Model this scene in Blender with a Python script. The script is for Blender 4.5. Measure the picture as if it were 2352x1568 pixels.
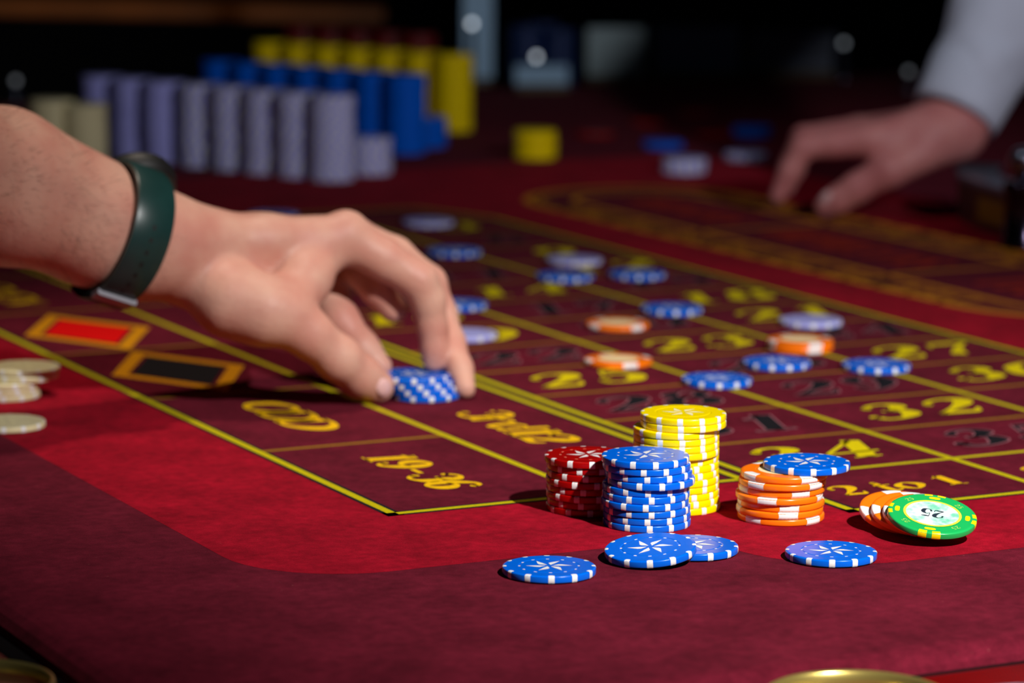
import bpy, bmesh, math, random
import numpy as np
from mathutils import Vector, Matrix

random.seed(7)
PI = math.pi
for _o in list(bpy.data.objects):
    bpy.data.objects.remove(_o, do_unlink=True)
SC = bpy.context.scene
COL = SC.collection

# ------------------------------------------------------------------ camera
PITCH, ROLL, CAM_H = 0.161882, -0.007759, 0.32091
cam = bpy.data.cameras.new('camera')
cam.sensor_width = 36.0
cam.lens = 114.258
cam.clip_start = 0.05
cam.clip_end = 60
cam.dof.use_dof = True
cam.dof.focus_distance = 1.435
cam.dof.aperture_fstop = 8.2
cam.dof.aperture_blades = 0
co = bpy.data.objects.new('camera', cam)
COL.objects.link(co)
c_, s_ = math.cos(PITCH), math.sin(PITCH)
fw, up0, rt0 = Vector((0, c_, -s_)), Vector((0, s_, c_)), Vector((1, 0, 0))
rt = rt0 * math.cos(ROLL) - up0 * math.sin(ROLL)
up = rt0 * math.sin(ROLL) + up0 * math.cos(ROLL)
m = Matrix((rt, up, -fw)).transposed().to_4x4()
m.translation = (0, 0, CAM_H)
co.matrix_world = m
SC.camera = co

# ------------------------------------------------------------------ world, lamps, exposure
w = bpy.data.worlds.new('world')
SC.world = w
w.use_nodes = True
w.node_tree.nodes['Background'].inputs[0].default_value = (0.55, 0.6, 0.8, 1)
w.node_tree.nodes['Background'].inputs[1].default_value = 0.012
SC.view_settings.view_transform = 'Standard'
SC.view_settings.look = 'None'
SC.view_settings.exposure = 0.0
SC.view_settings.gamma = 1.0
SC.view_settings.use_curve_mapping = False


def lamp(name, loc, target, power, color, radius, angle, blend):
    l = bpy.data.lights.new(name, 'SPOT')
    l.energy = power
    l.color = color
    l.shadow_soft_size = radius
    l.spot_size = math.radians(angle)
    l.spot_blend = blend
    o = bpy.data.objects.new(name, l)
    COL.objects.link(o)
    o.location = loc
    o.rotation_euler = (Vector(target) - Vector(loc)).to_track_quat('-Z', 'Y').to_euler()
    return o


lamp('table_spot', (0.66, 0.60, 1.02), (0.24, 1.46, 0.0), 150, (1.0, 0.98, 0.96), 0.022, 46, 1.0)
lamp('pendant_spot', (-0.16, 2.00, 1.55), (-0.22, 1.80, 0.06), 46, (1.0, 0.85, 0.70), 0.06, 32, 1.0)
lamp('far_fill', (1.25, 0.15, 1.05), (0.0, 2.95, 0.05), 105, (0.92, 0.93, 1.0), 0.06, 32, 1.0)  # unseen fill added on the camera side to brighten the far stacks
lamp('dealer_spot', (-0.30, 2.05, 1.35), (0.40, 2.85, 0.12), 13, (0.86, 0.92, 1.0), 0.06, 44, 1.0)
lamp('ledge_fill', (-0.9, 4.4, 1.0), (-0.75, 5.0, 0.0), 6, (1.0, 0.7, 0.3), 0.05, 60, 1.0)  # unseen warm light added only to brighten the far ledge

# ------------------------------------------------------------------ materials
MATS = {}


def lin(r, g, b):
    def f(c):
        c /= 255.0
        return c / 12.92 if c <= 0.04045 else ((c + 0.055) / 1.055) ** 2.4
    return (f(r), f(g), f(b), 1.0)


def mat(name, rgb, rough=0.5, metal=0.0, spec=0.5, noise=None, bump=None, emit=None, sheen=0, trans=0, sss=0, coat=0):
    """noise=(scale, amount) mottles the colour, bump=(scale, strength) adds fine relief."""
    if name in MATS:
        return MATS[name]
    mt = bpy.data.materials.new(name)
    mt.use_nodes = True
    nt = mt.node_tree
    b = nt.nodes['Principled BSDF']
    b.inputs['Base Color'].default_value = rgb
    b.inputs['Roughness'].default_value = rough
    b.inputs['Metallic'].default_value = metal
    b.inputs['Specular IOR Level'].default_value = spec
    b.inputs['Sheen Weight'].default_value = sheen
    b.inputs['Transmission Weight'].default_value = trans
    b.inputs['Subsurface Weight'].default_value = sss
    b.inputs['Coat Weight'].default_value = coat
    if sss:
        b.inputs['Subsurface Radius'].default_value = (0.006, 0.0025, 0.0015)
        b.inputs['Subsurface Scale'].default_value = 1.0
    if noise or bump:
        tc = nt.nodes.new('ShaderNodeTexCoord')
    if noise:
        n = nt.nodes.new('ShaderNodeTexNoise')
        n.inputs['Scale'].default_value = noise[0]
        n.inputs['Detail'].default_value = 6
        nt.links.new(tc.outputs['Object'], n.inputs['Vector'])
        r = nt.nodes.new('ShaderNodeMapRange')
        r.inputs[1].default_value = 0.3
        r.inputs[2].default_value = 0.7
        r.inputs[3].default_value = 1.0 - noise[1]
        r.inputs[4].default_value = 1.0 + noise[1]
        nt.links.new(n.outputs['Fac'], r.inputs[0])
        mx = nt.nodes.new('ShaderNodeVectorMath')
        mx.operation = 'MULTIPLY'
        mx.inputs[0].default_value = rgb[:3]
        nt.links.new(r.outputs[0], mx.inputs[1])
        nt.links.new(mx.outputs[0], b.inputs['Base Color'])
    if bump:
        n2 = nt.nodes.new('ShaderNodeTexNoise')
        n2.inputs['Scale'].default_value = bump[0]
        n2.inputs['Detail'].default_value = 4
        nt.links.new(tc.outputs['Object'], n2.inputs['Vector'])
        bp = nt.nodes.new('ShaderNodeBump')
        bp.inputs['Strength'].default_value = bump[1]
        bp.inputs['Distance'].default_value = 0.001
        nt.links.new(n2.outputs['Fac'], bp.inputs['Height'])
        nt.links.new(bp.outputs[0], b.inputs['Normal'])
    if emit:
        b.inputs['Emission Color'].default_value = emit[0]
        b.inputs['Emission Strength'].default_value = emit[1]
    MATS[name] = mt
    return mt


def felt_mat(name, rgb, dust):
    """Napped cloth: blotchy pile at two scales, tiny pale lint fibres, fine bump."""
    mt = bpy.data.materials.new(name)
    mt.use_nodes = True
    nt = mt.node_tree
    L = nt.links.new
    b = nt.nodes['Principled BSDF']
    b.inputs['Roughness'].default_value = 0.95
    b.inputs['Specular IOR Level'].default_value = 0.04
    b.inputs['Sheen Weight'].default_value = 0.02
    b.inputs['Sheen Roughness'].default_value = 0.5
    b.inputs['Sheen Tint'].default_value = (0.9, 0.35, 0.4, 1)
    tc = nt.nodes.new('ShaderNodeTexCoord')

    def noise(scale, lo, hi, a, c, detail=5):
        n = nt.nodes.new('ShaderNodeTexNoise')
        n.inputs['Scale'].default_value = scale
        n.inputs['Detail'].default_value = detail
        n.inputs['Roughness'].default_value = 0.6
        L(tc.outputs['Object'], n.inputs['Vector'])
        r = nt.nodes.new('ShaderNodeMapRange')
        for k, v in ((1, lo), (2, hi), (3, a), (4, c)):
            r.inputs[k].default_value = v
        L(n.outputs['Fac'], r.inputs[0])
        return r.outputs[0], n.outputs['Fac']
    big, _ = noise(26, 0.3, 0.7, 0.72, 1.28)
    mid, _ = noise(170, 0.3, 0.7, 0.76, 1.24)
    fine, fh = noise(1500, 0.3, 0.7, 0.8, 1.2, 2)
    lint, _ = noise(420, 0.70, 0.80, 0.0, 1.0, 3)
    mu = nt.nodes.new('ShaderNodeMath'); mu.operation = 'MULTIPLY'
    L(big, mu.inputs[0]); L(mid, mu.inputs[1])
    mu2 = nt.nodes.new('ShaderNodeMath'); mu2.operation = 'MULTIPLY'
    L(mu.outputs[0], mu2.inputs[0]); L(fine, mu2.inputs[1])
    v = nt.nodes.new('ShaderNodeVectorMath'); v.operation = 'MULTIPLY'
    v.inputs[0].default_value = rgb[:3]
    L(mu2.outputs[0], v.inputs[1])
    mx = nt.nodes.new('ShaderNodeMix'); mx.data_type = 'RGBA'
    L(v.outputs[0], mx.inputs[6])
    mx.inputs[7].default_value = dust
    sc = nt.nodes.new('ShaderNodeMath'); sc.operation = 'MULTIPLY'
    sc.inputs[1].default_value = 0.35
    L(lint, sc.inputs[0]); L(sc.outputs[0], mx.inputs[0])
    L(mx.outputs[2], b.inputs['Base Color'])
    bp = nt.nodes.new('ShaderNodeBump')
    bp.inputs['Strength'].default_value = 0.35
    bp.inputs['Distance'].default_value = 0.0006
    L(fh, bp.inputs['Height'])
    L(bp.outputs[0], b.inputs['Normal'])
    MATS[name] = mt
    return mt


WINE = felt_mat('wine_felt', lin(92, 19, 34), lin(190, 120, 110))
CRIMSON = felt_mat('crimson_felt', lin(142, 10, 30), lin(225, 120, 110))
LINE_Y = mat('yellow_print', lin(184, 170, 3), 0.9, spec=0.1, noise=(700, 0.14))
LINE_A = mat('amber_print', lin(140, 98, 22), 0.9, spec=0.1, noise=(700, 0.14))
LINE_K = mat('black_print', lin(30, 26, 28), 0.95, spec=0.1)
TEXT_G = mat('gold_print', lin(226, 176, 5), 0.9, spec=0.1, noise=(600, 0.12))
TEXT_Y = mat('number_yellow_print', lin(212, 190, 3), 0.9, spec=0.1, noise=(600, 0.1))
TEXT_K = mat('number_black_print', lin(24, 22, 26), 0.95, spec=0.1)
TEXT_M = mat('mauve_outline_print', lin(150, 92, 100), 0.95, spec=0.1)
RED_P = mat('red_print', lin(225, 4, 4), 0.9, spec=0.1)
TRACK_R = mat('track_red_print', lin(168, 46, 24), 0.9, spec=0.1)

P_BLUE = mat('blue_plastic', lin(0, 100, 220), 0.24, spec=0.35, noise=(300, 0.03))
P_YEL = mat('yellow_plastic', lin(255, 224, 0), 0.24)
P_RED = mat('red_plastic', lin(164, 6, 5), 0.22)
P_ORG = mat('orange_plastic', lin(255, 122, 14), 0.25)
P_GRN = mat('green_plastic', lin(28, 176, 88), 0.25)
P_WHT = mat('white_plastic', lin(238, 238, 236), 0.28)
P_LIL = mat('lilac_plastic', lin(176, 176, 240), 0.3)
P_CRM = mat('cream_plastic', lin(226, 214, 168), 0.35)
P_SALM = mat('salmon_print', lin(236, 150, 120), 0.3)
P_PALE = mat('pale_yellow_print', lin(255, 244, 190), 0.3)
P_INLAY = mat('cream_inlay', lin(246, 222, 170), 0.4)
P_MARB = mat('green_marble_inlay', lin(214, 238, 226), 0.4)
_nt = P_MARB.node_tree
_tc, _n, _r = (_nt.nodes.new(k) for k in ('ShaderNodeTexCoord', 'ShaderNodeTexNoise', 'ShaderNodeValToRGB'))
_n.inputs['Scale'].default_value = 190
_n.inputs['Detail'].default_value = 5
_r.color_ramp.elements[0].position, _r.color_ramp.elements[0].color = .40, lin(238, 246, 244)
_r.color_ramp.elements[1].position, _r.color_ramp.elements[1].color = .66, lin(120, 206, 172)
_nt.links.new(_tc.outputs['Object'], _n.inputs['Vector'])
_nt.links.new(_n.outputs['Fac'], _r.inputs[0])
_nt.links.new(_r.outputs[0], _nt.nodes['Principled BSDF'].inputs['Base Color'])
P_YSP = mat('chip_yellow', lin(255, 222, 10), 0.26)
P_OLIVE = mat('pale_green_print', lin(172, 214, 92), 0.35)
P_INK = mat('dark_ink', lin(38, 48, 62), 0.5)

# ------------------------------------------------------------------ object helpers


def link(o, parent=None):
    COL.objects.link(o)
    if parent is not None:
        o.parent = parent
    return o


def mesh_from(name, verts, faces, m=None, smooth=False):
    me = bpy.data.meshes.new(name)
    me.from_pydata([tuple(v) for v in verts], [], [tuple(f) for f in faces])
    if m is not None:
        for x in (m if isinstance(m, (list, tuple)) else [m]):
            me.materials.append(x)
    if smooth:
        me.polygons.foreach_set('use_smooth', [True] * len(me.polygons))
    me.update()
    return me


def obj(name, me, parent=None, loc=(0, 0, 0), rot=None):
    o = bpy.data.objects.new(name, me)
    o.location = loc
    if rot is not None:
        o.rotation_euler = rot
    return link(o, parent)


def tag(o, label=None, cat=None, group=None, kind=None):
    if label:
        o['label'] = label
    if cat:
        o['category'] = cat
    if group:
        o['group'] = group
    if kind:
        o['kind'] = kind
    return o


def empty(name, loc, rot=None):
    o = bpy.data.objects.new(name, None)
    o.empty_display_size = 0.01
    o.location = loc
    if rot is not None:
        o.rotation_euler = rot
    return link(o)


def box_data(x0, x1, y0, y1, z0, z1, b=0.0, seg=2):
    bm = bmesh.new()
    bmesh.ops.create_cube(bm, size=1.0)
    for v in bm.verts:
        v.co = Vector((x0 + (v.co.x + .5) * (x1 - x0), y0 + (v.co.y + .5) * (y1 - y0), z0 + (v.co.z + .5) * (z1 - z0)))
    if b > 0:
        bmesh.ops.bevel(bm, geom=bm.edges[:], offset=b, segments=seg, affect='EDGES', profile=0.5)
    return bm


def bm_obj(name, bm, m, parent=None, loc=(0, 0, 0), rot=None, smooth=False):
    me = bpy.data.meshes.new(name)
    bm.to_mesh(me)
    bm.free()
    for x in (m if isinstance(m, (list, tuple)) else [m]):
        me.materials.append(x)
    if smooth:
        me.polygons.foreach_set('use_smooth', [True] * len(me.polygons))
    return obj(name, me, parent, loc, rot)


def lathe(prof, seg=64, close=True):
    """profile of (r, z) from bottom axis to top axis -> verts, faces."""
    V, F = [], []
    n = len(prof)
    for k in range(seg):
        a = 2 * PI * k / seg
        for r, z in prof:
            V.append((r * math.cos(a), r * math.sin(a), z))
    for k in range(seg):
        k2 = (k + 1) % seg
        for i in range(n - 1):
            F.append((k * n + i, k2 * n + i, k2 * n + i + 1, k * n + i + 1))
    if close:
        F.append(tuple(k * n for k in range(seg))[::-1])
        F.append(tuple(k * n + n - 1 for k in range(seg)))
    return V, F


def smooth_by_angle(me, deg=35):
    me.polygons.foreach_set('use_smooth', [True] * len(me.polygons))
    try:
        me.set_sharp_from_angle(angle=math.radians(deg))
    except Exception:
        pass


def tube(pts, r, seg=8):
    V, F = [], []
    n = len(pts)
    pts = [Vector(p_) for p_ in pts]
    for i, q in enumerate(pts):
        d = (pts[min(i + 1, n - 1)] - pts[max(i - 1, 0)]).normalized()
        a = d.cross(Vector((0, 0, 1)))
        if a.length < 1e-4:
            a = d.cross(Vector((1, 0, 0)))
        a.normalize()
        b_ = d.cross(a)
        rr = r[i] if isinstance(r, (list, tuple)) else r
        for k in range(seg):
            t = 2 * PI * k / seg
            V.append(q + (a * math.cos(t) + b_ * math.sin(t)) * rr)
    for i in range(n - 1):
        for k in range(seg):
            k2 = (k + 1) % seg
            F.append((i * seg + k, i * seg + k2, (i + 1) * seg + k2, (i + 1) * seg + k))
    F.append(tuple(range(seg))[::-1])
    F.append(tuple((n - 1) * seg + k for k in range(seg)))
    return V, F


# ------------------------------------------------------------------ glyphs (variable-width pen strokes)
GL = {
 '1': [[(.2, .80, .02), (.36, .86, .03), (.52, .98, .04)], [(.55, 1, .13), (.55, .0, .13)], [(.2, .02, .025), (.9, .02, .025)]],
 '2': [[(.10, .70, .08), (.15, .86, .05), (.45, .97, .045), (.80, .84, .13), (.78, .62, .13), (.45, .32, .06), (.12, .06, .045)],
       [(.10, .07, .05), (.5, .08, .085), (.84, .06, .06), (.93, .27, .03)]],
 '3': [[(.14, .78, .08), (.24, .93, .045), (.52, .97, .045), (.76, .78, .13), (.58, .57, .055), (.36, .53, .03)],
       [(.42, .54, .03), (.72, .50, .07), (.84, .27, .14), (.62, .04, .05), (.30, .03, .045), (.10, .20, .09)]],
 '4': [[(.70, 1, .13), (.70, .0, .13)], [(.68, .99, .04), (.06, .33, .035)], [(.04, .31, .035), (1.0, .31, .035)], [(.45, .02, .025), (.96, .02, .025)]],
 '5': [[(.20, .93, .07), (.55, .92, .085), (.86, .95, .05)], [(.21, .95, .03), (.18, .50, .03)],
       [(.18, .50, .03), (.48, .62, .05), (.80, .42, .13), (.74, .14, .12), (.45, .02, .045), (.18, .08, .06), (.12, .22, .08)]],
 '6': [[(.82, .82, .08), (.70, .96, .05), (.44, .94, .06), (.20, .60, .13), (.20, .25, .13), (.48, .02, .045), (.80, .18, .12), (.80, .40, .12), (.52, .58, .04), (.26, .46, .03)]],
 '7': [[(.06, .90, .07), (.5, .92, .09), (.94, .94, .05)], [(.07, .94, .03), (.05, .66, .03)], [(.92, .93, .04), (.58, .5, .07), (.42, .02, .13)]],
 '8': [[(.5, .55, .05), (.2, .68, .11), (.22, .86, .10), (.5, .98, .04), (.78, .86, .10), (.78, .68, .10), (.5, .55, .05)],
       [(.5, .55, .05), (.15, .36, .13), (.2, .12, .12), (.5, .02, .04), (.82, .12, .13), (.84, .36, .13), (.5, .55, .05)]],
 '0': [[(.5, .98, .04), (.16, .75, .12), (.12, .5, .13), (.16, .25, .12), (.5, .02, .04), (.84, .25, .12), (.88, .5, .13), (.84, .75, .12), (.5, .98, .04)]],
 '-': [[(.2, .42, .05), (.8, .42, .05)]],
 'O': [[(.5, .98, .04), (.14, .75, .10), (.1, .5, .11), (.14, .25, .10), (.5, .02, .04), (.86, .25, .10), (.9, .5, .11), (.86, .75, .10), (.5, .98, .04)]],
 'D': [[(.2, 1, .1), (.2, 0, .1)], [(.1, .98, .03), (.5, .98, .04), (.86, .72, .11), (.88, .4, .12), (.6, .04, .05), (.1, .02, .03)]],
 'E': [[(.22, 1, .1), (.22, 0, .1)], [(.1, .97, .035), (.86, .97, .05), (.88, .78, .03)], [(.22, .52, .035), (.66, .52, .04)], [(.1, .03, .035), (.88, .03, .05), (.92, .25, .03)]],
 'V': [[(.1, 1, .1), (.5, 0, .08)], [(.5, 0, .04), (.9, 1, .03)]],
 'N': [[(.16, 0, .035), (.16, 1, .035)], [(.16, 1, .09), (.84, 0, .09)], [(.84, 0, .035), (.84, 1, .035)]],
 't': [[(.34, .95, .08), (.36, .25, .10), (.5, .04, .06), (.8, .14, .03)], [(.1, .66, .03), (.72, .66, .03)]],
 'o': [[(.5, .68, .035), (.16, .5, .10), (.14, .3, .11), (.5, .02, .035), (.86, .3, .11), (.84, .5, .10), (.5, .68, .035)]],
 'r': [[(.2, .66, .07), (.2, 0, .08)], [(.2, .4, .03), (.5, .66, .04), (.78, .58, .08)]],
 'd': [[(.8, 1, .08), (.78, 0, .08)], [(.78, .5, .03), (.45, .66, .04), (.14, .4, .10), (.3, .03, .06), (.76, .2, .03)]],
 's': [[(.78, .55, .05), (.5, .68, .04), (.25, .52, .08), (.7, .25, .09), (.5, .02, .04), (.18, .14, .05)]],
 'n': [[(.18, .66, .08), (.18, 0, .08)], [(.18, .45, .03), (.5, .67, .05), (.78, .45, .09), (.78, 0, .08)]],
 'h': [[(.18, 1, .08), (.18, 0, .08)], [(.18, .42, .03), (.5, .66, .05), (.78, .42, .09), (.78, 0, .08)]],
 'T': [[(.5, 1, .1), (.5, 0, .1)], [(.05, .96, .06), (.95, .96, .06)]],
 'I': [[(.5, 1, .11), (.5, 0, .11)]],
 'R': [[(.2, 1, .1), (.2, 0, .1)], [(.2, .97, .04), (.75, .92, .08), (.78, .62, .09), (.2, .5, .04)], [(.45, .5, .07), (.9, 0, .09)]],
 'S': [[(.85, .80, .06), (.5, .98, .05), (.18, .76, .11), (.5, .52, .11), (.84, .26, .11), (.5, .02, .05), (.12, .2, .06)]],
 'P': [[(.2, 1, .1), (.2, 0, .1)], [(.2, .97, .04), (.78, .9, .09), (.78, .6, .09), (.2, .48, .04)]],
 'H': [[(.18, 1, .1), (.18, 0, .1)], [(.82, 1, .1), (.82, 0, .1)], [(.18, .5, .05), (.82, .5, .05)]],
 'L': [[(.22, 1, .1), (.22, 0, .1)], [(.1, .04, .05), (.9, .04, .06)]],
 'Y': [[(.1, 1, .09), (.5, .5, .08), (.5, 0, .1)], [(.9, 1, .05), (.5, .5, .05)]],
 'C': [[(.86, .76, .06), (.5, .98, .05), (.14, .6, .11), (.14, .38, .11), (.5, .02, .05), (.88, .22, .06)]],
 'U': [[(.18, 1, .1), (.2, .3, .1), (.5, .02, .06), (.8, .3, .06), (.82, 1, .05)]],
 'Z': [[(.1, .95, .06), (.88, .95, .06)], [(.86, .95, .08), (.14, .05, .08)], [(.1, .05, .06), (.92, .05, .06)]],
}

GL['9'] = [[(1 - a, 1 - b, c) for a, b, c in st] for st in GL['6']]


def spline(pts, n=7):
    if len(pts) < 3:
        return pts
    closed = pts[0][:2] == pts[-1][:2]
    out = []
    N = len(pts)
    for i in range(N - 1):
        p0 = pts[i - 1] if i > 0 else (pts[-2] if closed else pts[0])
        p1, p2 = pts[i], pts[i + 1]
        p3 = pts[i + 2] if i + 2 < N else (pts[1] if closed else pts[-1])
        for k in range(n):
            t = k / n
            out.append(tuple(0.5 * ((2 * b) + (-a + c) * t + (2 * a - 5 * b + 4 * c - d) * t * t + (-a + 3 * b - 3 * c + d) * t ** 3)
                             for a, b, c, d in zip(p0, p1, p2, p3)))
    out.append(pts[-1])
    return out


def stroke_mesh(V, F, pts, sx, sy, ox, oy, shear, grow, wmul, z, fat=0.0):
    q = [(a, b, c * (1 + fat * min(1, max(0, (c - .05) / .07)))) for a, b, c in spline(pts)]
    xy = [(ox + (a + shear * (b - 0.5)) * sx, oy + b * sy, max(0.004, c * wmul) * (sx + sy) / 2 + grow) for a, b, c in q]
    n = len(xy)
    base = len(V)
    for i, (x, y, wd) in enumerate(xy):
        a = xy[max(i - 1, 0)]
        b = xy[min(i + 1, n - 1)]
        dx, dy = b[0] - a[0], b[1] - a[1]
        l = math.hypot(dx, dy) or 1e-9
        nx, ny = -dy / l, dx / l
        ex = ey = 0.0
        if grow and i in (0, n - 1):
            s = -1 if i == 0 else 1
            ex, ey = s * dx / l * grow, s * dy / l * grow
        V.append((x + nx * wd + ex, y + ny * wd + ey, z))
        V.append((x - nx * wd + ex, y - ny * wd + ey, z))
    for i in range(n - 1):
        F.append((base + 2 * i, base + 2 * i + 1, base + 2 * i + 3, base + 2 * i + 2))
    # round blobs at wide stroke ends (ball terminals)
    for i, pt in ((0, pts[0]), (n - 1, pts[-1])):
        if len(pts) > 3 and pt[2] > 0.055 and pts[0][:2] != pts[-1][:2]:
            x, y, wd = xy[i]
            b0 = len(V)
            for k in range(12):
                V.append((x + wd * math.cos(k * PI / 6), y + wd * math.sin(k * PI / 6), z))
            F.append(tuple(range(b0, b0 + 12)))


def text_data(txt, cx, cy, cw, ch, adv, shear=0.0, grow=0.0, wmul=1.0, z=0.0, fat=0.0):
    """text centred on (cx, cy) in the local plane: x = reading direction, y = up."""
    V, F = [], []
    n = len(txt)
    x0 = cx - (adv * (n - 1) + cw) / 2
    for i, c in enumerate(txt):
        if c == ' ':
            continue
        for st in GL[c]:
            stroke_mesh(V, F, st, cw, ch, x0 + i * adv, cy - ch / 2, shear, grow, wmul, z, fat)
    return V, F


# ------------------------------------------------------------------ setting
WALL = mat('dark_wall', lin(10, 9, 10), 0.9)
CARPET = mat('dark_carpet', lin(22, 12, 14), 0.95, noise=(8, 0.3))
tag(bm_obj('floor', box_data(-4, 5, -1.5, 7.5, -0.80, -0.76), CARPET), kind='structure')
tag(bm_obj('wall_back', box_data(-4, 5, 7.4, 7.5, -0.76, 2.4), WALL), kind='structure')
tag(bm_obj('wall_right', box_data(4.9, 5, -1.5, 7.4, -0.76, 2.4), WALL), kind='structure')
tag(bm_obj('wall_left', box_data(-4, -3.9, -1.5, 7.4, -0.76, 2.4), WALL), kind='structure')

# ------------------------------------------------------------------ roulette table (local x = across the columns, local y = along the streets)
TH_, OX, OY = 0.470752, -0.05439, 1.46815
S, FCOL, DCOL, L0, CW, TT = 0.08078, 0.10444, 0.1873, 0.19741, 0.11311, 0.08322
L3 = L0 + 3 * CW
HT = 0.76
table = empty('roulette_table', (OX, OY, -HT), (0, 0, TH_))
tag(table, 'long roulette table covered in wine and crimson felt printed with a yellow betting grid', 'table')


def T(name, V, F, m, z=0.0, parent=None, smooth=False):
    """part of the table; coordinates are (across, along, height above the felt)."""
    par = parent or table
    dz = HT if par is table else 0.0
    me = mesh_from(name, [(a, b, c + dz + z) for a, b, c in V], F, m, smooth)
    return obj(name, me, par)


X0, X1, Y0, Y1 = -0.223, 1.75, -0.316, 2.075
# felt with edges that roll down to the rail
roll = [(0.0, 0.0), (0.004, -0.0006), (0.008, -0.0024), (0.011, -0.0055), (0.0125, -0.010), (0.0125, -0.02)]


def rrect(x0, x1, y0, y1, r, n=8):
    out = []
    for cx, cy, a0 in ((x1 - r, y1 - r, 0), (x0 + r, y1 - r, 90), (x0 + r, y0 + r, 180), (x1 - r, y0 + r, 270)):
        for k in range(n + 1):
            a = math.radians(a0 + 90 * k / n)
            out.append((cx + r * math.cos(a), cy + r * math.sin(a)))
    return out


V, F = [], []
N_ = 0
for off, z in roll:
    ring = rrect(X0 - off + .0125, X1 + off - .0125, Y0 - off + .0125, Y1 + off - .0125, 0.03 + off)
    N_ = len(ring)
    V += [(a, b, z) for a, b in ring]
F.append(tuple(range(N_)))
for i in range(len(roll) - 1):
    for k in range(N_):
        k2 = (k + 1) % N_
        F.append((i * N_ + k, (i + 1) * N_ + k, (i + 1) * N_ + k2, i * N_ + k2))
felt = T('felt', V, F, WINE)
felt.location = (0, 0, HT)
for v in felt.data.vertices:
    v.co.z -= HT

# table body, pedestals
bm_obj('table_body', box_data(X0 - .10, X1 + .10, Y0 - .10, Y1 + .05, HT - .16, HT - .021, .01), mat('dark_wood', lin(58, 24, 14), 0.4, noise=(14, .3)), table)
for yy in (0.25, 1.5):
    bm_obj('pedestal', box_data(0.35, 1.15, yy - .22, yy + .22, 0.0, HT - .16, .02), MATS['dark_wood'], table)

# lacquered rail around the felt
LACQ = mat('red_lacquer', lin(120, 8, 8), 0.18, noise=(30, .25), coat=0.6)
LACQ2 = mat('brown_lacquer', lin(96, 40, 28), 0.22, noise=(30, .25), coat=0.6)
gap = 0.0095
RZ0, RZ1, RW = -0.03, -0.0045, 0.115


def rail(name, x0, x1, y0, y1, m):
    bm = box_data(x0, x1, y0, y1, HT + RZ0, HT + RZ1, .006, 3)
    return bm_obj(name, bm, m, table, smooth=False)


rail('near_rail', X0 - gap - RW, X1 + gap + RW, Y0 - gap - RW, Y0 - gap, LACQ)
rail('left_rail', X0 - gap - RW, X0 - gap, Y0 - gap, Y1, LACQ2)
rail('far_rail', X0 - gap - RW, X1 + gap + RW, Y1 + gap, Y1 + gap + 0.05, MATS['dark_wood'])

GAP_SHADE = mat('gap_shade_black', lin(9, 5, 6), 0.9, spec=0.1)  # dark strip filling the felt-rail gap, its black stands for the shade there
bm_obj('gap_shade_strip', box_data(X0 - gap, X1 + gap, Y0 - gap, Y0 - .0005, HT - .03, HT - .0075, .0015), GAP_SHADE, table)
bm_obj('gap_shade_strip', box_data(X0 - gap, X0 - .0005, Y0 - .0005, Y1, HT - .03, HT - .0075, .0015), GAP_SHADE, table)

# brass cup holders set into the rail
BRASS = mat('brass', lin(240, 214, 120), 0.28, metal=0.85)
BRASS_IN = mat('brass_bowl', lin(236, 180, 20), 0.5, metal=0.6)


def cup_holder(cx, cy, r):
    prof = [(r * .86, -.030), (r * .905, -.012), (r * .925, -.002), (r * .945, .0012), (r * .975, .0022), (r * 1.0, .0018), (r * 1.02, .0002), (r * 1.025, -.004)]
    V, F = lathe(prof, 72, close=False)
    me = mesh_from('cup_holder', V, F, BRASS, True)
    o = obj('cup_holder', me, table, (cx, cy, HT - .002))
    V, F = lathe([(0.0005, -.050), (r * .5, -.050), (r * .74, -.047), (r * .82, -.040), (r * .88, -.016)], 48, close=False)
    obj('cup_bowl', mesh_from('cup_bowl', V, F, BRASS_IN, True), o)
    return o


cup_holder(0.0255, -0.3540, 0.0345)
cup_holder(-0.2655, -0.196, 0.0325)

# --- printed fields and lines: each a shade above the felt
ZC, ZB, ZK, ZL, ZM, ZT = 0.00006, 0.00012, 0.00018, 0.00024, 0.0003, 0.00036


def arc(cx, cy, r, a0, a1, n=10):
    return [(cx + r * math.cos(math.radians(a0 + (a1 - a0) * k / n)), cy + r * math.sin(math.radians(a0 + (a1 - a0) * k / n))) for k in range(n + 1)]


B = 0.1035                                      # width of the crimson border
jx = L0 - B + 0.012                             # where the border steps out round the 2 to 1 boxes
yb, yj = -B, -TT - B + 0.006
XR = 0.93
poly = arc(-B + .055, yb + .055, .055, 180, 270)
poly += arc(jx - .028, yb - .028, .028, 90, 0, 8)
poly += arc(jx + .055, yj + .055, .055, 180, 270)
poly += arc(XR - .05, yj + .05, .05, 270, 360)
poly += arc(XR - .05, 1.33 - .05, .05, 0, 90)
poly += arc(-B + .05, 1.33 - .05, .05, 90, 180)
T('crimson_border', [(a, b, 0) for a, b in poly], [tuple(range(len(poly)))], CRIMSON, ZC, felt)

END = 12 * S
fld = [(0, 0), (L0, 0), (L0, -TT), (L3, -TT), (L3, END), (L3 - .03, END + .085), (L0 + .03, END + .085), (L0, END), (0, END)]
T('betting_field', [(a, b, 0) for a, b in fld], [tuple(range(len(fld)))], WINE, ZB, felt)


def seg_line(name, x0, y0, x1, y1, wd, m, z, ext=0.0):
    d = math.hypot(x1 - x0, y1 - y0)
    ux, uy = (x1 - x0) / d, (y1 - y0) / d
    nx, ny = -uy * wd / 2, ux * wd / 2
    x0 -= ux * ext; y0 -= uy * ext; x1 += ux * ext; y1 += uy * ext
    T(name, [(x0 + nx, y0 + ny, 0), (x0 - nx, y0 - ny, 0), (x1 - nx, y1 - ny, 0), (x1 + nx, y1 + ny, 0)], [(0, 1, 2, 3)], m, z, felt)


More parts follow.
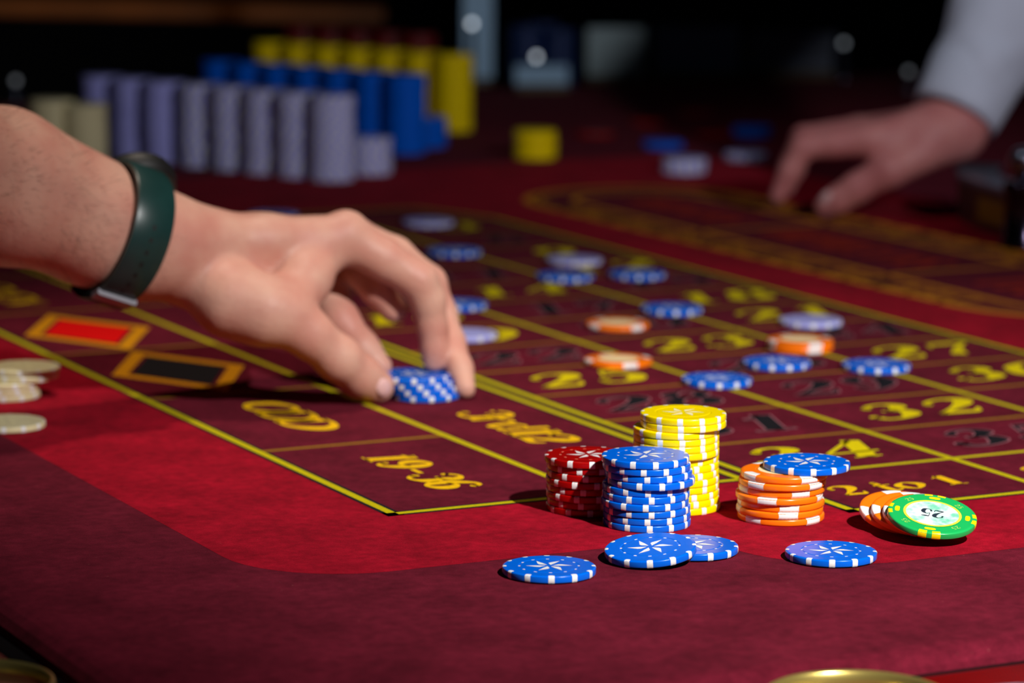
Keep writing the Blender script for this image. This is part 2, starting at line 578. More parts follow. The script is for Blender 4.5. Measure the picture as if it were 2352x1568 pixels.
LW = 0.0042
# black edging under the outer outline, then the yellow outline itself
outer = [(0, 0), (DCOL, 0), (DCOL, END), (0, END), (0, 0)]
num = [(L0, END), (L0, -TT), (L3, -TT), (L3, END)]
for ch in (outer, num):
    for (a, b), (c, d) in zip(ch[:-1], ch[1:]):
        seg_line('black_edging', a, b, c, d, LW + .0042, LINE_K, ZK, LW / 2 + .0021)
        seg_line('grid_line', a, b, c, d, LW, LINE_Y, ZL, LW / 2)
seg_line('grid_line', FCOL, 0, FCOL, END, LW, LINE_Y, ZL)
for k in (1, 2):
    seg_line('grid_line', L0 + k * CW, -TT, L0 + k * CW, END, LW, LINE_Y, ZL)
for k in range(0, 13):
    seg_line('grid_line', L0, k * S, L3, k * S, LW, LINE_Y if k == 0 else LINE_A, ZL - .00002)
for k in (2, 4, 6, 8, 10):
    seg_line('grid_line', 0, k * S, FCOL, k * S, LW, LINE_A, ZL - .00002)
for k in (4, 8):
    seg_line('grid_line', FCOL, k * S, DCOL, k * S, LW, LINE_A, ZL - .00002)
zz = [(L0, END), (L0 + .03, END + .085), (L3 - .03, END + .085), (L3, END)]
for (a, b), (c, d) in zip(zz[:-1], zz[1:]):
    seg_line('grid_line', a, b, c, d, LW, LINE_Y, ZL)

# numbers 1-36 read along local x with their tops towards local +y
BLACK = {2, 4, 6, 8, 10, 11, 13, 15, 17, 20, 22, 24, 26, 28, 29, 31, 33, 35}
for n in range(0, 37):
    if n == 0:
        cx, cy = L0 + 1.5 * CW, END + .04
    else:
        cx = L0 + ((n - 1) % 3 + .5) * CW
        cy = END - ((n - 1) // 3 + .5) * S
    sn = str(n)
    if n in BLACK:
        V, F = text_data(sn, cx + (.001 if n % 3 == 1 else .007), cy + .001, .0320, .040, .0405, shear=.43, fat=.10, grow=.0010)
        T('number_outline', V, F, TEXT_M, ZM, felt)
        V, F = text_data(sn, cx + (.001 if n % 3 == 1 else .007), cy + .001, .0320, .040, .0405, shear=.43, fat=.10)
        T('printed_number', V, F, TEXT_K, ZT, felt)
    else:
        V, F = text_data(sn, cx + (.001 if n % 3 == 1 else .007), cy + .001, .0320, .040, .0405, shear=.43, fat=.10)
        T('printed_number', V, F, TEXT_Y, ZT, felt)
for k in range(3):
    V, F = text_data('2 to 1', L0 + (k + .5) * CW - .006, -TT / 2 - .003, .0150, .0205, .0115, wmul=1.15)
    T('printed_odds', V, F, TEXT_G, ZT, felt)


def side_text(txt, cx, cy, cw, ch, adv, shear=.2, wmul=1.25):
    """outside-bet words: read towards -y with their tops towards +x."""
    V, F = text_data(txt, 0, 0, cw, ch, adv, shear, 0, wmul)
    V = [(cx + b, cy - a, c) for a, b, c in V]
    T('printed_word', V, F, TEXT_G, ZT, felt)


side_text('19-36', .0535, .083, .018, .026, .0178)
side_text('ODD', .0530, 3 * S + .003, .034, .026, .026)
side_text('EVEN', .0530, 9 * S, .024, .026, .024)
side_text('1-18', .0530, 11 * S, .018, .026, .0185)
side_text('3rd12', .150, 2 * S + .006, .022, .028, .0182)
side_text('2nd12', .150, 6 * S, .022, .028, .0182)
side_text('1st12', .150, 10 * S, .022, .028, .0182)


def diamond(cy, m):
    cx = .0505
    a, b = .041, .0745
    o = [(cx - a, cy), (cx, cy + b), (cx + a, cy), (cx, cy - b)]
    k = .76
    i = [(cx - a * k, cy), (cx, cy + b * k), (cx + a * k, cy), (cx, cy - b * k)]
    T('diamond_frame', [(x, y, 0) for x, y in o + i], [(j, (j + 1) % 4, 4 + (j + 1) % 4, 4 + j) for j in range(4)], mat('diamond_amber', lin(206, 136, 8), .9, spec=.1), ZL, felt)
    k = .69
    i = [(cx - a * k, cy), (cx, cy + b * k), (cx + a * k, cy), (cx, cy - b * k)]
    T('diamond_center', [(x, y, 0) for x, y in i], [(0, 1, 2, 3)], m, ZT, felt)


diamond(5 * S + .0, LINE_K)
diamond(7 * S - .006, RED_P)

# racetrack for the call bets on the dealer's side
RX0, RX1, RY0, RY1 = 0.603, 0.806, 0.33, 1.125


def stadium(off, n=16):
    r = (RX1 - RX0) / 2 - off
    cx = (RX0 + RX1) / 2
    return arc(cx, RY1 - (RX1 - RX0) / 2, r, 0, 180, n) + arc(cx, RY0 + (RX1 - RX0) / 2, r, 180, 360, n)


def band(name, off, wd, m, z):
    a, b = stadium(off), stadium(off + wd)
    n = len(a)
    T(name, [(x, y, 0) for x, y in a + b], [(k, (k + 1) % n, n + (k + 1) % n, n + k) for k in range(n)], m, z, felt)


st = stadium(0)
T('racetrack_field', [(x, y, 0) for x, y in st], [tuple(range(len(st)))], WINE, ZB, felt)
TRACK_A = mat('track_amber_print', lin(198, 124, 26), 0.9, spec=0.1)
band('racetrack_line', 0, .0088, TRACK_A, ZL)
band('racetrack_line', .0135, .0025, TRACK_A, ZL)
band('racetrack_line', .040, .0072, TRACK_A, ZL)
order = [0, 32, 15, 19, 4, 21, 2, 25, 17, 34, 6, 27, 13, 36, 11, 30, 8, 23, 10, 5, 24, 16, 33, 1, 20, 14, 31, 9, 22, 18, 29, 7, 28, 12, 35, 3, 26]
ys = [RY0 + .115 + k * .0385 for k in range(15)]
for side in (0, 1):
    xa = RX0 if side == 0 else RX1 - .038
    for k, y in enumerate(ys):
        seg_line('racetrack_divider', xa, y, xa + .038, y, .005, TRACK_A, ZL)
        nn = order[(k + side * 17) % 37]
        V, F = text_data(str(nn), 0, 0, .014, .022, .016)
        V = [((xa + .019) + b, (y + .019) - a, c) for a, b, c in V]
        T('racetrack_number', V, F, TEXT_K if nn in BLACK else TRACK_A, ZT, felt)
for txt, y in (('TIERS', 0.46), ('ORPHELINS', .70), ('VOISINS', .95)):
    V, F = text_data(txt, 0, 0, .020, .052, .0235, wmul=1.0)
    V = [((RX0 + RX1) / 2 + b, y - a, c) for a, b, c in V]
    T('racetrack_word', V, F, TRACK_R, ZT, felt)
for y in (.57, .83):
    seg_line('racetrack_divider', RX0 + .042, y, RX1 - .042, y, .006, TRACK_A, ZL)

# ------------------------------------------------------------------ poker chips
R, TK = 0.02, 0.00325
FRONT = -PI / 2


def chip_body(color, bevel=.0006, seg=72):
    b = bevel
    t = TK - .00004
    prof = [(R - b * 2.6, 0.00002), (R - b * 1.6, 0.00002), (R - b * .5, b * .2), (R - b * .12, b * .55), (R, b), (R, t - b), (R - b * .12, t - b * .55), (R - b * .5, t - b * .2), (R - b * 1.6, t), (R - b * 2.4, t),
            (R * .672, t), (R * .660, t), (R * .655, t - .00008), (R * .647, t - .00012), (R * .623, t - .00012), (R * .615, t - .00008), (R * .610, t), (R * .598, t)]
    V, F = lathe(prof, seg)
    me = mesh_from('poker_chip', V, F, color)
    smooth_by_angle(me, 40)
    return me


def rim_patch(half, r_in, m, name='edge_spot', bevel=.0006, notch=0.0, lift=.00004, rows_face=4, cols=6, round_in=True):
    """inlaid block that wraps the chip edge and runs in over both faces (centre towards -y)."""
    b = bevel
    t = TK - .00004
    prof = []
    for k in range(rows_face):
        prof.append((r_in + (R - b * 1.6 - r_in) * k / (rows_face - 1), t + lift))
    prof += [(R - b * .45 + lift, t - b * .15 + lift), (R + lift, t - b), (R + lift, t * .5), (R + lift, b), (R - b * .45 + lift, b * .15)]
    V, F = [], []
    for i, (r, z) in enumerate(prof):
        if i < rows_face and round_in:
            u = i / (rows_face - 1)
            hw = half * math.sqrt(max(0.05, 1 - (1 - min(1, u * 1.6)) ** 2)) if i < rows_face - 1 else half
        else:
            hw = half
        if notch:
            hw = half * (1 + notch * (abs(z - t / 2) / (t / 2)) ** 2)
            if i < rows_face:
                hw = half * (1 + notch) * (0.80 + .20 * i / (rows_face - 1))
        for k in range(cols + 1):
            a = FRONT + (-hw + 2 * hw * k / cols) / R
            V.append((r * math.cos(a), r * math.sin(a), z))
    n = cols + 1
    for i in range(len(prof) - 1):
        for k in range(cols):
            F.append((i * n + k, (i + 1) * n + k, (i + 1) * n + k + 1, i * n + k + 1))
    return mesh_from(name, V, F, m, True)


def star_mesh(m):
    V, F = [], []
    z = TK + .00002
    for k in range(6):
        a = k * PI / 3
        base = len(V)
        for r, d in ((.07, .0), (.20, .115), (.27, .115), (.50, .0), (.25, -.012)):
            x, y = r * R, d * R
            V.append((x * math.cos(a) - y * math.sin(a), x * math.sin(a) + y * math.cos(a), z))
        F.append(tuple(range(base, base + 5)))
    return mesh_from('star_emblem', V, F, m)


def dots_mesh(m):
    V, F = [], []
    z = TK - .00012
    for k in range(12):
        a = FRONT + k * PI / 6
        base = len(V)
        for j in range(10):
            q = 2 * PI * j / 10
            r = .635 * R + .028 * R * math.cos(q)
            da = .062 * math.sin(q)
            V.append((r * math.cos(a + da), r * math.sin(a + da), z + .00004))
        F.append(tuple(range(base, base + 10)))
    return mesh_from('ring_dots', V, F, m)


SPOT_W = .0013
SPOT = rim_patch(SPOT_W, .905 * R, P_WHT)
BODY = {'blue': chip_body(P_BLUE), 'yellow': chip_body(P_YEL), 'red': chip_body(P_RED), 'lilac': chip_body(P_LIL), 'cream': chip_body(P_CRM)}
STAR = star_mesh(P_WHT)
STAR_Y = star_mesh(P_PALE)
DOTS = dots_mesh(P_WHT)
DOTS_R = dots_mesh(P_SALM)


def star_chip(color, loc, phase, label, group=None, face=True, rot=None, spots=True):
    """star chip; phase = angle in degrees of a white edge spot from the front of the chip."""
    o = obj('poker_chip', BODY[color], None, loc)
    if rot is not None:
        o.rotation_euler = (rot @ Matrix.Rotation(math.radians(phase), 3, 'Z')).to_euler()
    else:
        o.rotation_euler = (0, 0, math.radians(phase))
    tag(o, label, 'poker chip', group)
    if spots:
        for k in range(12):
            obj('edge_spot', SPOT, o, (0, 0, 0), (0, 0, k * PI / 6))
    if face and color != 'lilac':
        obj('star_emblem', STAR_Y if color in ('yellow', 'cream') else STAR, o)
        if color in ('blue', 'red'):
            obj('ring_dots', DOTS_R if color == 'red' else DOTS, o)
    return o


BODY_O = chip_body(P_ORG, .00085)
BLOCK_O = rim_patch(.0044, .80 * R, P_WHT, 'edge_block', .00085, notch=.10, cols=10, round_in=False)


def disc(name, r, z, m, seg=48, r_in=0.0):
    V, F = [], []
    if r_in:
        for k in range(seg):
            a = 2 * PI * k / seg
            V += [(r * math.cos(a), r * math.sin(a), z), (r_in * math.cos(a), r_in * math.sin(a), z)]
        for k in range(seg):
            k2 = (k + 1) % seg
            F.append((2 * k, 2 * k2, 2 * k2 + 1, 2 * k + 1))
    else:
        V = [(r * math.cos(2 * PI * k / seg), r * math.sin(2 * PI * k / seg), z) for k in range(seg)]
        F = [tuple(range(seg))]
    return mesh_from(name, V, F, m)


INLAY_O = disc('centre_inlay', .60 * R, TK + .00001, P_INLAY)


def orange_chip(loc, phase, label, group=None, face=True, rot=None):
    o = obj('poker_chip', BODY_O, None, loc)
    if rot is not None:
        o.rotation_euler = (rot @ Matrix.Rotation(math.radians(phase), 3, 'Z')).to_euler()
    else:
        o.rotation_euler = (0, 0, math.radians(phase))
    tag(o, label, 'poker chip', group)
    for k in range(4):
        obj('edge_block', BLOCK_O, o, (0, 0, 0), (0, 0, k * PI / 2))
    if face:
        obj('centre_inlay', INLAY_O, o)
    return o


ORD = ['bottom', 'second from the bottom', 'third from the bottom', 'fourth from the bottom', 'fifth from the bottom', 'sixth from the bottom',
       'seventh from the bottom', 'eighth from the bottom', 'ninth from the bottom', 'tenth from the bottom', 'eleventh from the bottom',
       'twelfth from the bottom', 'thirteenth from the bottom', 'fourteenth from the bottom']

# tall blue stack at the front
pts = [(0.06219, 1.45129, 0.0), (0.06216, 1.45159, 0.00325), (0.06196, 1.45129, 0.0065), (0.0612, 1.45089, 0.00975), (0.06159, 1.45149, 0.013), (0.06165, 1.45209, 0.01625), (0.0638, 1.45049, 0.0195), (0.06259, 1.45149, 0.02275), (0.06173, 1.45109, 0.026), (0.06108, 1.45079, 0.02925)]
ph = [1.5, -1.4, 4.3, -1.3, 5.3, .3, 12.4, -3.7, -6, 11.5]
for i, (q, a) in enumerate(zip(pts, ph)):
    nm = 'top' if i == 9 else ORD[i]
    star_chip('blue', q, a, f'blue star chip, {nm} of the tall front blue stack', 'chips of the tall blue stack', i == 9)

# yellow stack behind it
pts = [(0.07794, 1.48755, 0.0), (0.0772, 1.48755, 0.00325), (0.0772, 1.48785, 0.0065), (0.07709, 1.48755, 0.00975), (0.07711, 1.48735, 0.013), (0.077, 1.48775, 0.01625), (0.07696, 1.48795, 0.0195), (0.07696, 1.48905, 0.02275), (0.07692, 1.48675, 0.026), (0.07688, 1.48695, 0.02925), (0.07684, 1.48715, 0.0325), (0.07678, 1.48695, 0.03575), (0.07999, 1.48705, 0.039), (0.07995, 1.48725, 0.04225)]
ph = [5.7, -5, -8, 9, 9.5, 1.5, -4, 1.5, 8, 5, 5.5, 3.3, -6, -7]
for i, (q, a) in enumerate(zip(pts, ph)):
    nm = 'top' if i == 13 else ORD[i]
    star_chip('yellow', q, a, f'yellow star chip, {nm} of the tall front yellow stack', 'chips of the tall yellow stack', i in (11, 13))

# red stack
pts = [(0.03652, 1.48325, 0.0), (0.0367, 1.48365, 0.00325), (0.03634, 1.48295, 0.0065), (0.03641, 1.48345, 0.00975), (0.03616, 1.48285, 0.013), (0.03654, 1.48325, 0.01625), (0.03651, 1.48385, 0.0195), (0.03554, 1.48295, 0.02275)]
ph = [.3, -12.9, 12.4, -9, 10, -6.5, 15.5, 5]
for i, (q, a) in enumerate(zip(pts, ph)):
    nm = 'top' if i == 7 else ORD[i]
    star_chip('red', q, a, f'dark red star chip, {nm} of the front red stack', 'chips of the red stack', i == 7)

# orange stack with a blue chip on it
pts = [(0.12464, 1.46704, 0.0), (0.12399, 1.46674, 0.00325), (0.12459, 1.46734, 0.0065), (0.12357, 1.46624, 0.00975), (0.12479, 1.46784, 0.013), (0.12497, 1.46664, 0.01625), (0.12569, 1.46704, 0.0195)]
ph = [45, 7.2, 6.6, -21, 22, 47, 32]
for i, (q, a) in enumerate(zip(pts, ph)):
    nm = 'top' if i == 6 else ORD[i]
    orange_chip(q, a, f'orange chip with white blocks, {nm} of the upright orange stack', 'chips of the orange stack', i == 6)
TOPO = 7 * TK
star_chip('blue', (0.13635, 1.47055)+(TOPO,), 4, 'blue star chip set off centre on top of the orange stack')

# loose blue chips
star_chip('blue', (0.01654, 1.35132)+(.0004,), 2.4, 'blue star chip lying alone at the front, left of the other loose chips')
star_chip('blue', (0.1399, 1.38488)+(.0004,), -4, 'blue star chip lying alone below the orange stack')
bx, by = (0.08009, 1.39467)
star_chip('blue', (bx, by, .0004), -10, 'blue star chip flat on the felt, partly under the tilted blue chip')


def tilt_rot(nx, ny):
    n = Vector((nx, ny, 1)).normalized()
    return Vector((0, 0, 1)).rotation_difference(n).to_matrix()


tr = tilt_rot(-.080, -.096)
cxy = (0.06092, 1.37779)
star_chip('blue', (cxy[0], cxy[1], .0031), -3, 'tilted blue star chip leaning on the flat blue chip before the tall blue stack', rot=tr)

# leaning pile: three orange chips and a green one, propped on a hidden chip
GN = (.0655, -.2456)
gr = tilt_rot(GN[0] / .967, GN[1] / .967)
nrm = gr @ Vector((0, 0, 1))
g0 = Vector((0.1786, 1.4485, 0.00558))
lowest = R * math.sqrt(1 - nrm.z ** 2)
o1 = Vector((g0.x, g0.y, lowest + .0003))
steps = [Vector((0, 0, 0))]
for sx_, sy_ in ((.0042, -.0073), (.0042, -.0073), (.0010, -.0067)):
    d_ = Vector((sx_, sy_, -(nrm.x * sx_ + nrm.y * sy_) / nrm.z))
    steps.append(steps[-1] + nrm * TK + d_)
names = ['lowest and leftmost', 'middle', 'upper, just under the green chip']
for k in range(3):
    c = o1 + steps[k]
    orange_chip(tuple(c), (-78, -88, -90)[k], f'tilted orange chip in the leaning pile at the right, {names[k]}', 'orange chips under the green chip', False, rot=gr)
orange_chip((o1.x + .0075, o1.y + .0125, .0003), 10, 'orange chip flat on the felt under the leaning pile, propping it up', None, False)

# green 25 chip
BODY_G = chip_body(P_GRN, .0007)
gc = o1 + steps[3]
green = obj('poker_chip', BODY_G, None, tuple(gc))
GPH = -10.0
green.rotation_euler = (gr @ Matrix.Rotation(math.radians(GPH), 3, 'Z')).to_euler()
tag(green, 'green poker chip marked 25 with yellow edge blocks, lying on the leaning pile', 'poker chip')
BLK_G = rim_patch(.00195, .90 * R, P_YSP, 'edge_block', .0007, cols=6, round_in=False)
for k in range(4):
    for s in (-1, 1):
        obj('edge_block', BLK_G, green, (0, 0, 0), (0, 0, k * PI / 2 + s * .158))
    V, F = [], []
    a0 = FRONT + k * PI / 2
    for j in range(20):
        q = 2 * PI * j / 20
        sx = math.copysign(abs(math.cos(q)) ** .6, math.cos(q))
        sy = math.copysign(abs(math.sin(q)) ** .6, math.sin(q))
        r, da = .79 * R + .055 * R * sy, .16 * sx
        V.append((r * math.cos(a0 + da), r * math.sin(a0 + da), TK + .00002))
    obj('oval_mark', mesh_from('oval_mark', V, [tuple(range(20))], P_YSP), green)
    V, F = text_data('25', 0, 0, .0019, .0026, .0022, wmul=.85, z=TK + .00002)
    aa = a0 + PI / 4
    V = [(((.79 * R + y) * math.cos(aa) + x * math.sin(aa)), ((.79 * R + y) * math.sin(aa) - x * math.cos(aa)), z) for x, y, z in V]
    obj('rim_value', mesh_from('rim_value', V, F, P_OLIVE), green)
obj('centre_inlay', disc('centre_inlay', .60 * R, TK + .00001, P_MARB), green)
obj('inlay_ring', disc('inlay_ring', .655 * R, TK + .00003, mat('ring_yellow', lin(244, 228, 70), .35), r_in=.595 * R), green)
V, F = text_data('25', 0, 0, .0050, .0078, .0055, wmul=.85, fat=.35, z=TK + .00004)
aa = math.radians(180 - 4)
V = [(x * math.cos(aa) - y * math.sin(aa), x * math.sin(aa) + y * math.cos(aa), z) for x, y, z in V]
obj('centre_value', mesh_from('centre_value', V, F, P_INK), green)

# cream chips at the left edge
for k, q in enumerate([(-0.27995, 1.7638, 0.0), (-0.28037, 1.7638, 0.00325), (-0.27959, 1.7638, 0.0065), (-0.27069, 1.7688, 0.00975), (-0.26983, 1.7698, 0.013)]):
    star_chip('cream', q, (8, 2, -4, 11, 3)[k], 'cream chip, %s of the cream pile at the left edge' % (ORD[k] if k < 4 else 'top'), 'cream chips at the left edge', k == 4)
star_chip('cream', (-0.26421, 1.67294)+(.0004,), 4, 'cream chip lying flat before the cream pile at the left edge')

# chips bet on the number grid
bets = [
 ('blue', (0.11666, 1.82042), 1, 9, 'blue chip on the line between 28 and 25, nearest of the blurred bets'),
 ('blue', (0.15551, 1.88107), -12, 9, 'blue chip below the pair of orange chips, on the edge of 26'),
 ('blue', (0.21308, 1.87335), -3, 9, 'blue chip furthest right on the betting grid, by 27'),
 ('blue', (0.10352, 2.0874), 6, 9, 'blue chip by the yellow 21, right of the rear orange chip'),
 ('blue', (-0.03629, 2.09867), 3, 9, 'blue chip half hidden behind the index finger'),
 ('lilac', (-0.02924, 1.97539), 0, 9, 'lilac chip half hidden behind the fingertips'),
 ('lilac', (0.18954, 2.04006), 0, 9, 'lilac chip right behind the pair of orange chips'),
 ('blue', (0.08691, 2.2473), 2, 9, 'blue chip by itself on the far third column, close to the crimson strip'),
 ('blue', (0.03624, 2.23406), -5, 9, 'blue chip just in front of the far lilac chip'),
 ('lilac', (0.0442, 2.31669), 0, 9, 'lilac chip just behind a blue chip, far on the grid'),
 ('blue', (-0.04287, 2.35742), 5, 9, 'blue chip above the knuckle of the index finger'),
 ('lilac', (-0.06655, 2.52791), 0, 9, 'lilac chip furthest back on the betting grid'),
 ('blue', (-0.19062, 2.56363), 0, 9, 'blue chip peeping out above the back of the hand'),
]
for c, q, a, _, lb in bets:
    star_chip(c, q + (.0004,), a, lb, 'chips bet on the grid')
orange_chip((0.06258, 1.88428)+(.0004,), 20, 'single orange chip at the 25, nearer of the two single orange bets', 'chips bet on the grid')
orange_chip((0.06644, 2.02194)+(.0004,), 38, 'single orange chip beyond the 23, farther of the two single orange bets', 'chips bet on the grid')
ox, oy = (0.17441, 1.94161)
orange_chip((ox, oy, .0004), 22, 'lower orange chip of the pair stacked beside the 27', 'chips bet on the grid', False)
orange_chip((ox, oy, .0004 + TK), 24, 'upper orange chip of the pair stacked beside the 27', 'chips bet on the grid')

# chips held by the player
hs = [(-0.04846, 1.77113, 0.0), (-0.05016, 1.77113, 0.00325), (-0.0521, 1.77113, 0.0065), (-0.05404, 1.77113, 0.00975)]
for k, q in enumerate(hs):
    star_chip('blue', (q[0], q[1], q[2] + .0004), (14, 10, 6, 2)[k], f'blue chip held under the fingertips, {("bottom", "second", "third", "top")[k]} of four', 'blue chips in the player\'s fingers', k == 3)


# far chips: one mesh each, spots as faces of the same mesh
def far_chip_mesh(color, spot, seg=36):
    t = TK - .00004
    prof = [(R - .0007, 0.00002), (R, .0006), (R, t - .0006), (R - .0007, t), (R * .9, t)]
    V, F = lathe(prof, seg)
    me = mesh_from('poker_chip', V, F, [color, spot])
    n = len(prof)
    idx = []
    for f in range(len(F)):
        k = f // (n - 1)
        idx.append(1 if (f < seg * (n - 1) and k % 3 == 0) else 0)
    me.polygons.foreach_set('material_index', idx)
    smooth_by_angle(me, 40)
    return me


FAR = {'lilac': far_chip_mesh(P_LIL, P_WHT), 'blue': far_chip_mesh(P_BLUE, P_BLUE), 'yellow': far_chip_mesh(P_YEL, P_YEL),
       'red': far_chip_mesh(P_RED, P_RED), 'cream': far_chip_mesh(P_CRM, P_CRM)}


ORDN = ('first second third fourth fifth sixth seventh eighth ninth tenth eleventh twelfth thirteenth fourteenth fifteenth sixteenth '
        'seventeenth eighteenth nineteenth twentieth twenty-first twenty-second twenty-third twenty-fourth').split()


def far_stack(color, x, y, n, where, group, jit=.0007):
    """n separate chips; the label counts them up from the felt."""
    for k in range(n):
        o = obj('poker_chip', FAR[color], None, (x + random.uniform(-jit, jit), y + random.uniform(-jit, jit), k * TK + .0002), (0, 0, random.uniform(0, 6.28)))
        nm = {'lilac': 'lilac', 'blue': 'blue', 'yellow': 'yellow', 'red': 'dim red', 'cream': 'cream'}[color]
        tag(o, (f'{ORDN[k]} {nm} chip from the bottom, {where}' if n > 1 else f'{nm} chip {where}'), 'poker chip', group)


BULK = {}


def bulk_stack(color, x, y, n, jit=.0007):
    V, F = BULK.setdefault(color, ([], []))
    t = TK - .00004
    a, b = lathe([(R - .0007, .00002), (R, .0006), (R, t - .0006), (R - .0007, t)], 24)
    for k in range(n):
        o_ = len(V)
        dx, dy = x + random.uniform(-jit, jit), y + random.uniform(-jit, jit)
        V += [(p_[0] + dx, p_[1] + dy, p_[2] + k * TK + .0002) for p_ in a]
        F += [tuple(i_ + o_ for i_ in f_) for f_ in b]


lx, ly = (-0.1592, 2.83633)
LW_ = ['rightmost tall lilac stack', 'second tall lilac stack from right', 'third tall lilac stack from right', 'fourth tall lilac stack from right', 'fifth tall lilac stack from right']
for i in range(8):
    x_, y_ = lx - .0312 * i - (0.004 if i > 4 else 0), ly + .0262 * i
    if i < 5:
        far_stack('lilac', x_, y_, 23, LW_[i], 'lilac chips of the far bank')
    else:
        bulk_stack('lilac', x_, y_, 23)
sx, sy = (-0.12843, 2.88282)
far_stack('lilac', sx, sy + .006, 10, 'short stack ending the lilac row', 'lilac chips of the far bank')
fx, fy = (-0.10277, 3.06507)
far_stack('blue', fx, fy, 23, 'tall blue stack right behind the lilac row', 'blue chips of the far bank')
for i in range(1, 7):
    bulk_stack('blue', fx - .0312 * i, fy + .0262 * i, 23)
bx_, by_ = (-0.08411, 3.10608)
bulk_stack('blue', bx_, by_ + .02, 9)
yx, yy = (-0.06168, 3.28598)
far_stack('yellow', yx, yy, 24, 'tall far yellow stack on the right', 'yellow chips of the far bank')
for i in range(1, 7):
    bulk_stack('yellow', yx - .0325 * i, yy + .0262 * i, 24)
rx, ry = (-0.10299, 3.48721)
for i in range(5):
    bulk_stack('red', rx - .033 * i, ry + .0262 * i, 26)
mx_, my_ = (-0.41011, 2.877)
far_stack('cream', mx_, my_, 20, 'left cream stack behind the forearm', 'cream chips behind the forearm')
mx_, my_ = (-0.38005, 2.87217)
far_stack('cream', mx_, my_, 19, 'right cream stack behind the forearm', 'cream chips behind the forearm')
mx_, my_ = (0.02068, 3.03167)
far_stack('yellow', mx_, my_, 8, 'short yellow stack alone on the far felt', 'lone short yellow stack')
far_stack('lilac', *(0.15424, 2.91657), 4, 'nearest far pile left of the dealer\'s hand', 'far lilac chips')
far_stack('lilac', *(0.21715, 3.03076), 2, 'pile right behind the dealer\'s index finger', 'far lilac chips')
far_stack('blue', *(0.14418, 3.1313), 2, 'low blue pile behind the nearest far lilac pile', 'far blue chips')
far_stack('blue', *(0.23911, 3.25214), 3, 'blue pile behind the lilac chips by the dealer\'s hand', 'far blue chips')
for q, lb in (((0.08088, 3.24852), 'flat on the far felt, nearest the lone yellow stack'), ((0.14074, 3.38043), 'flat on the far felt, straight behind the low blue pile'),
              ((0.19706, 3.49728), 'flat on the far felt, farthest back of all'), ((0.20093, 3.24916), 'flat on the far felt, between the far lilac piles')):
    far_stack('red', q[0], q[1], 1, lb, 'dim red chips on the far felt')

# ------------------------------------------------------------------ flesh: distance field -> one continuous surface
H = 0.0016


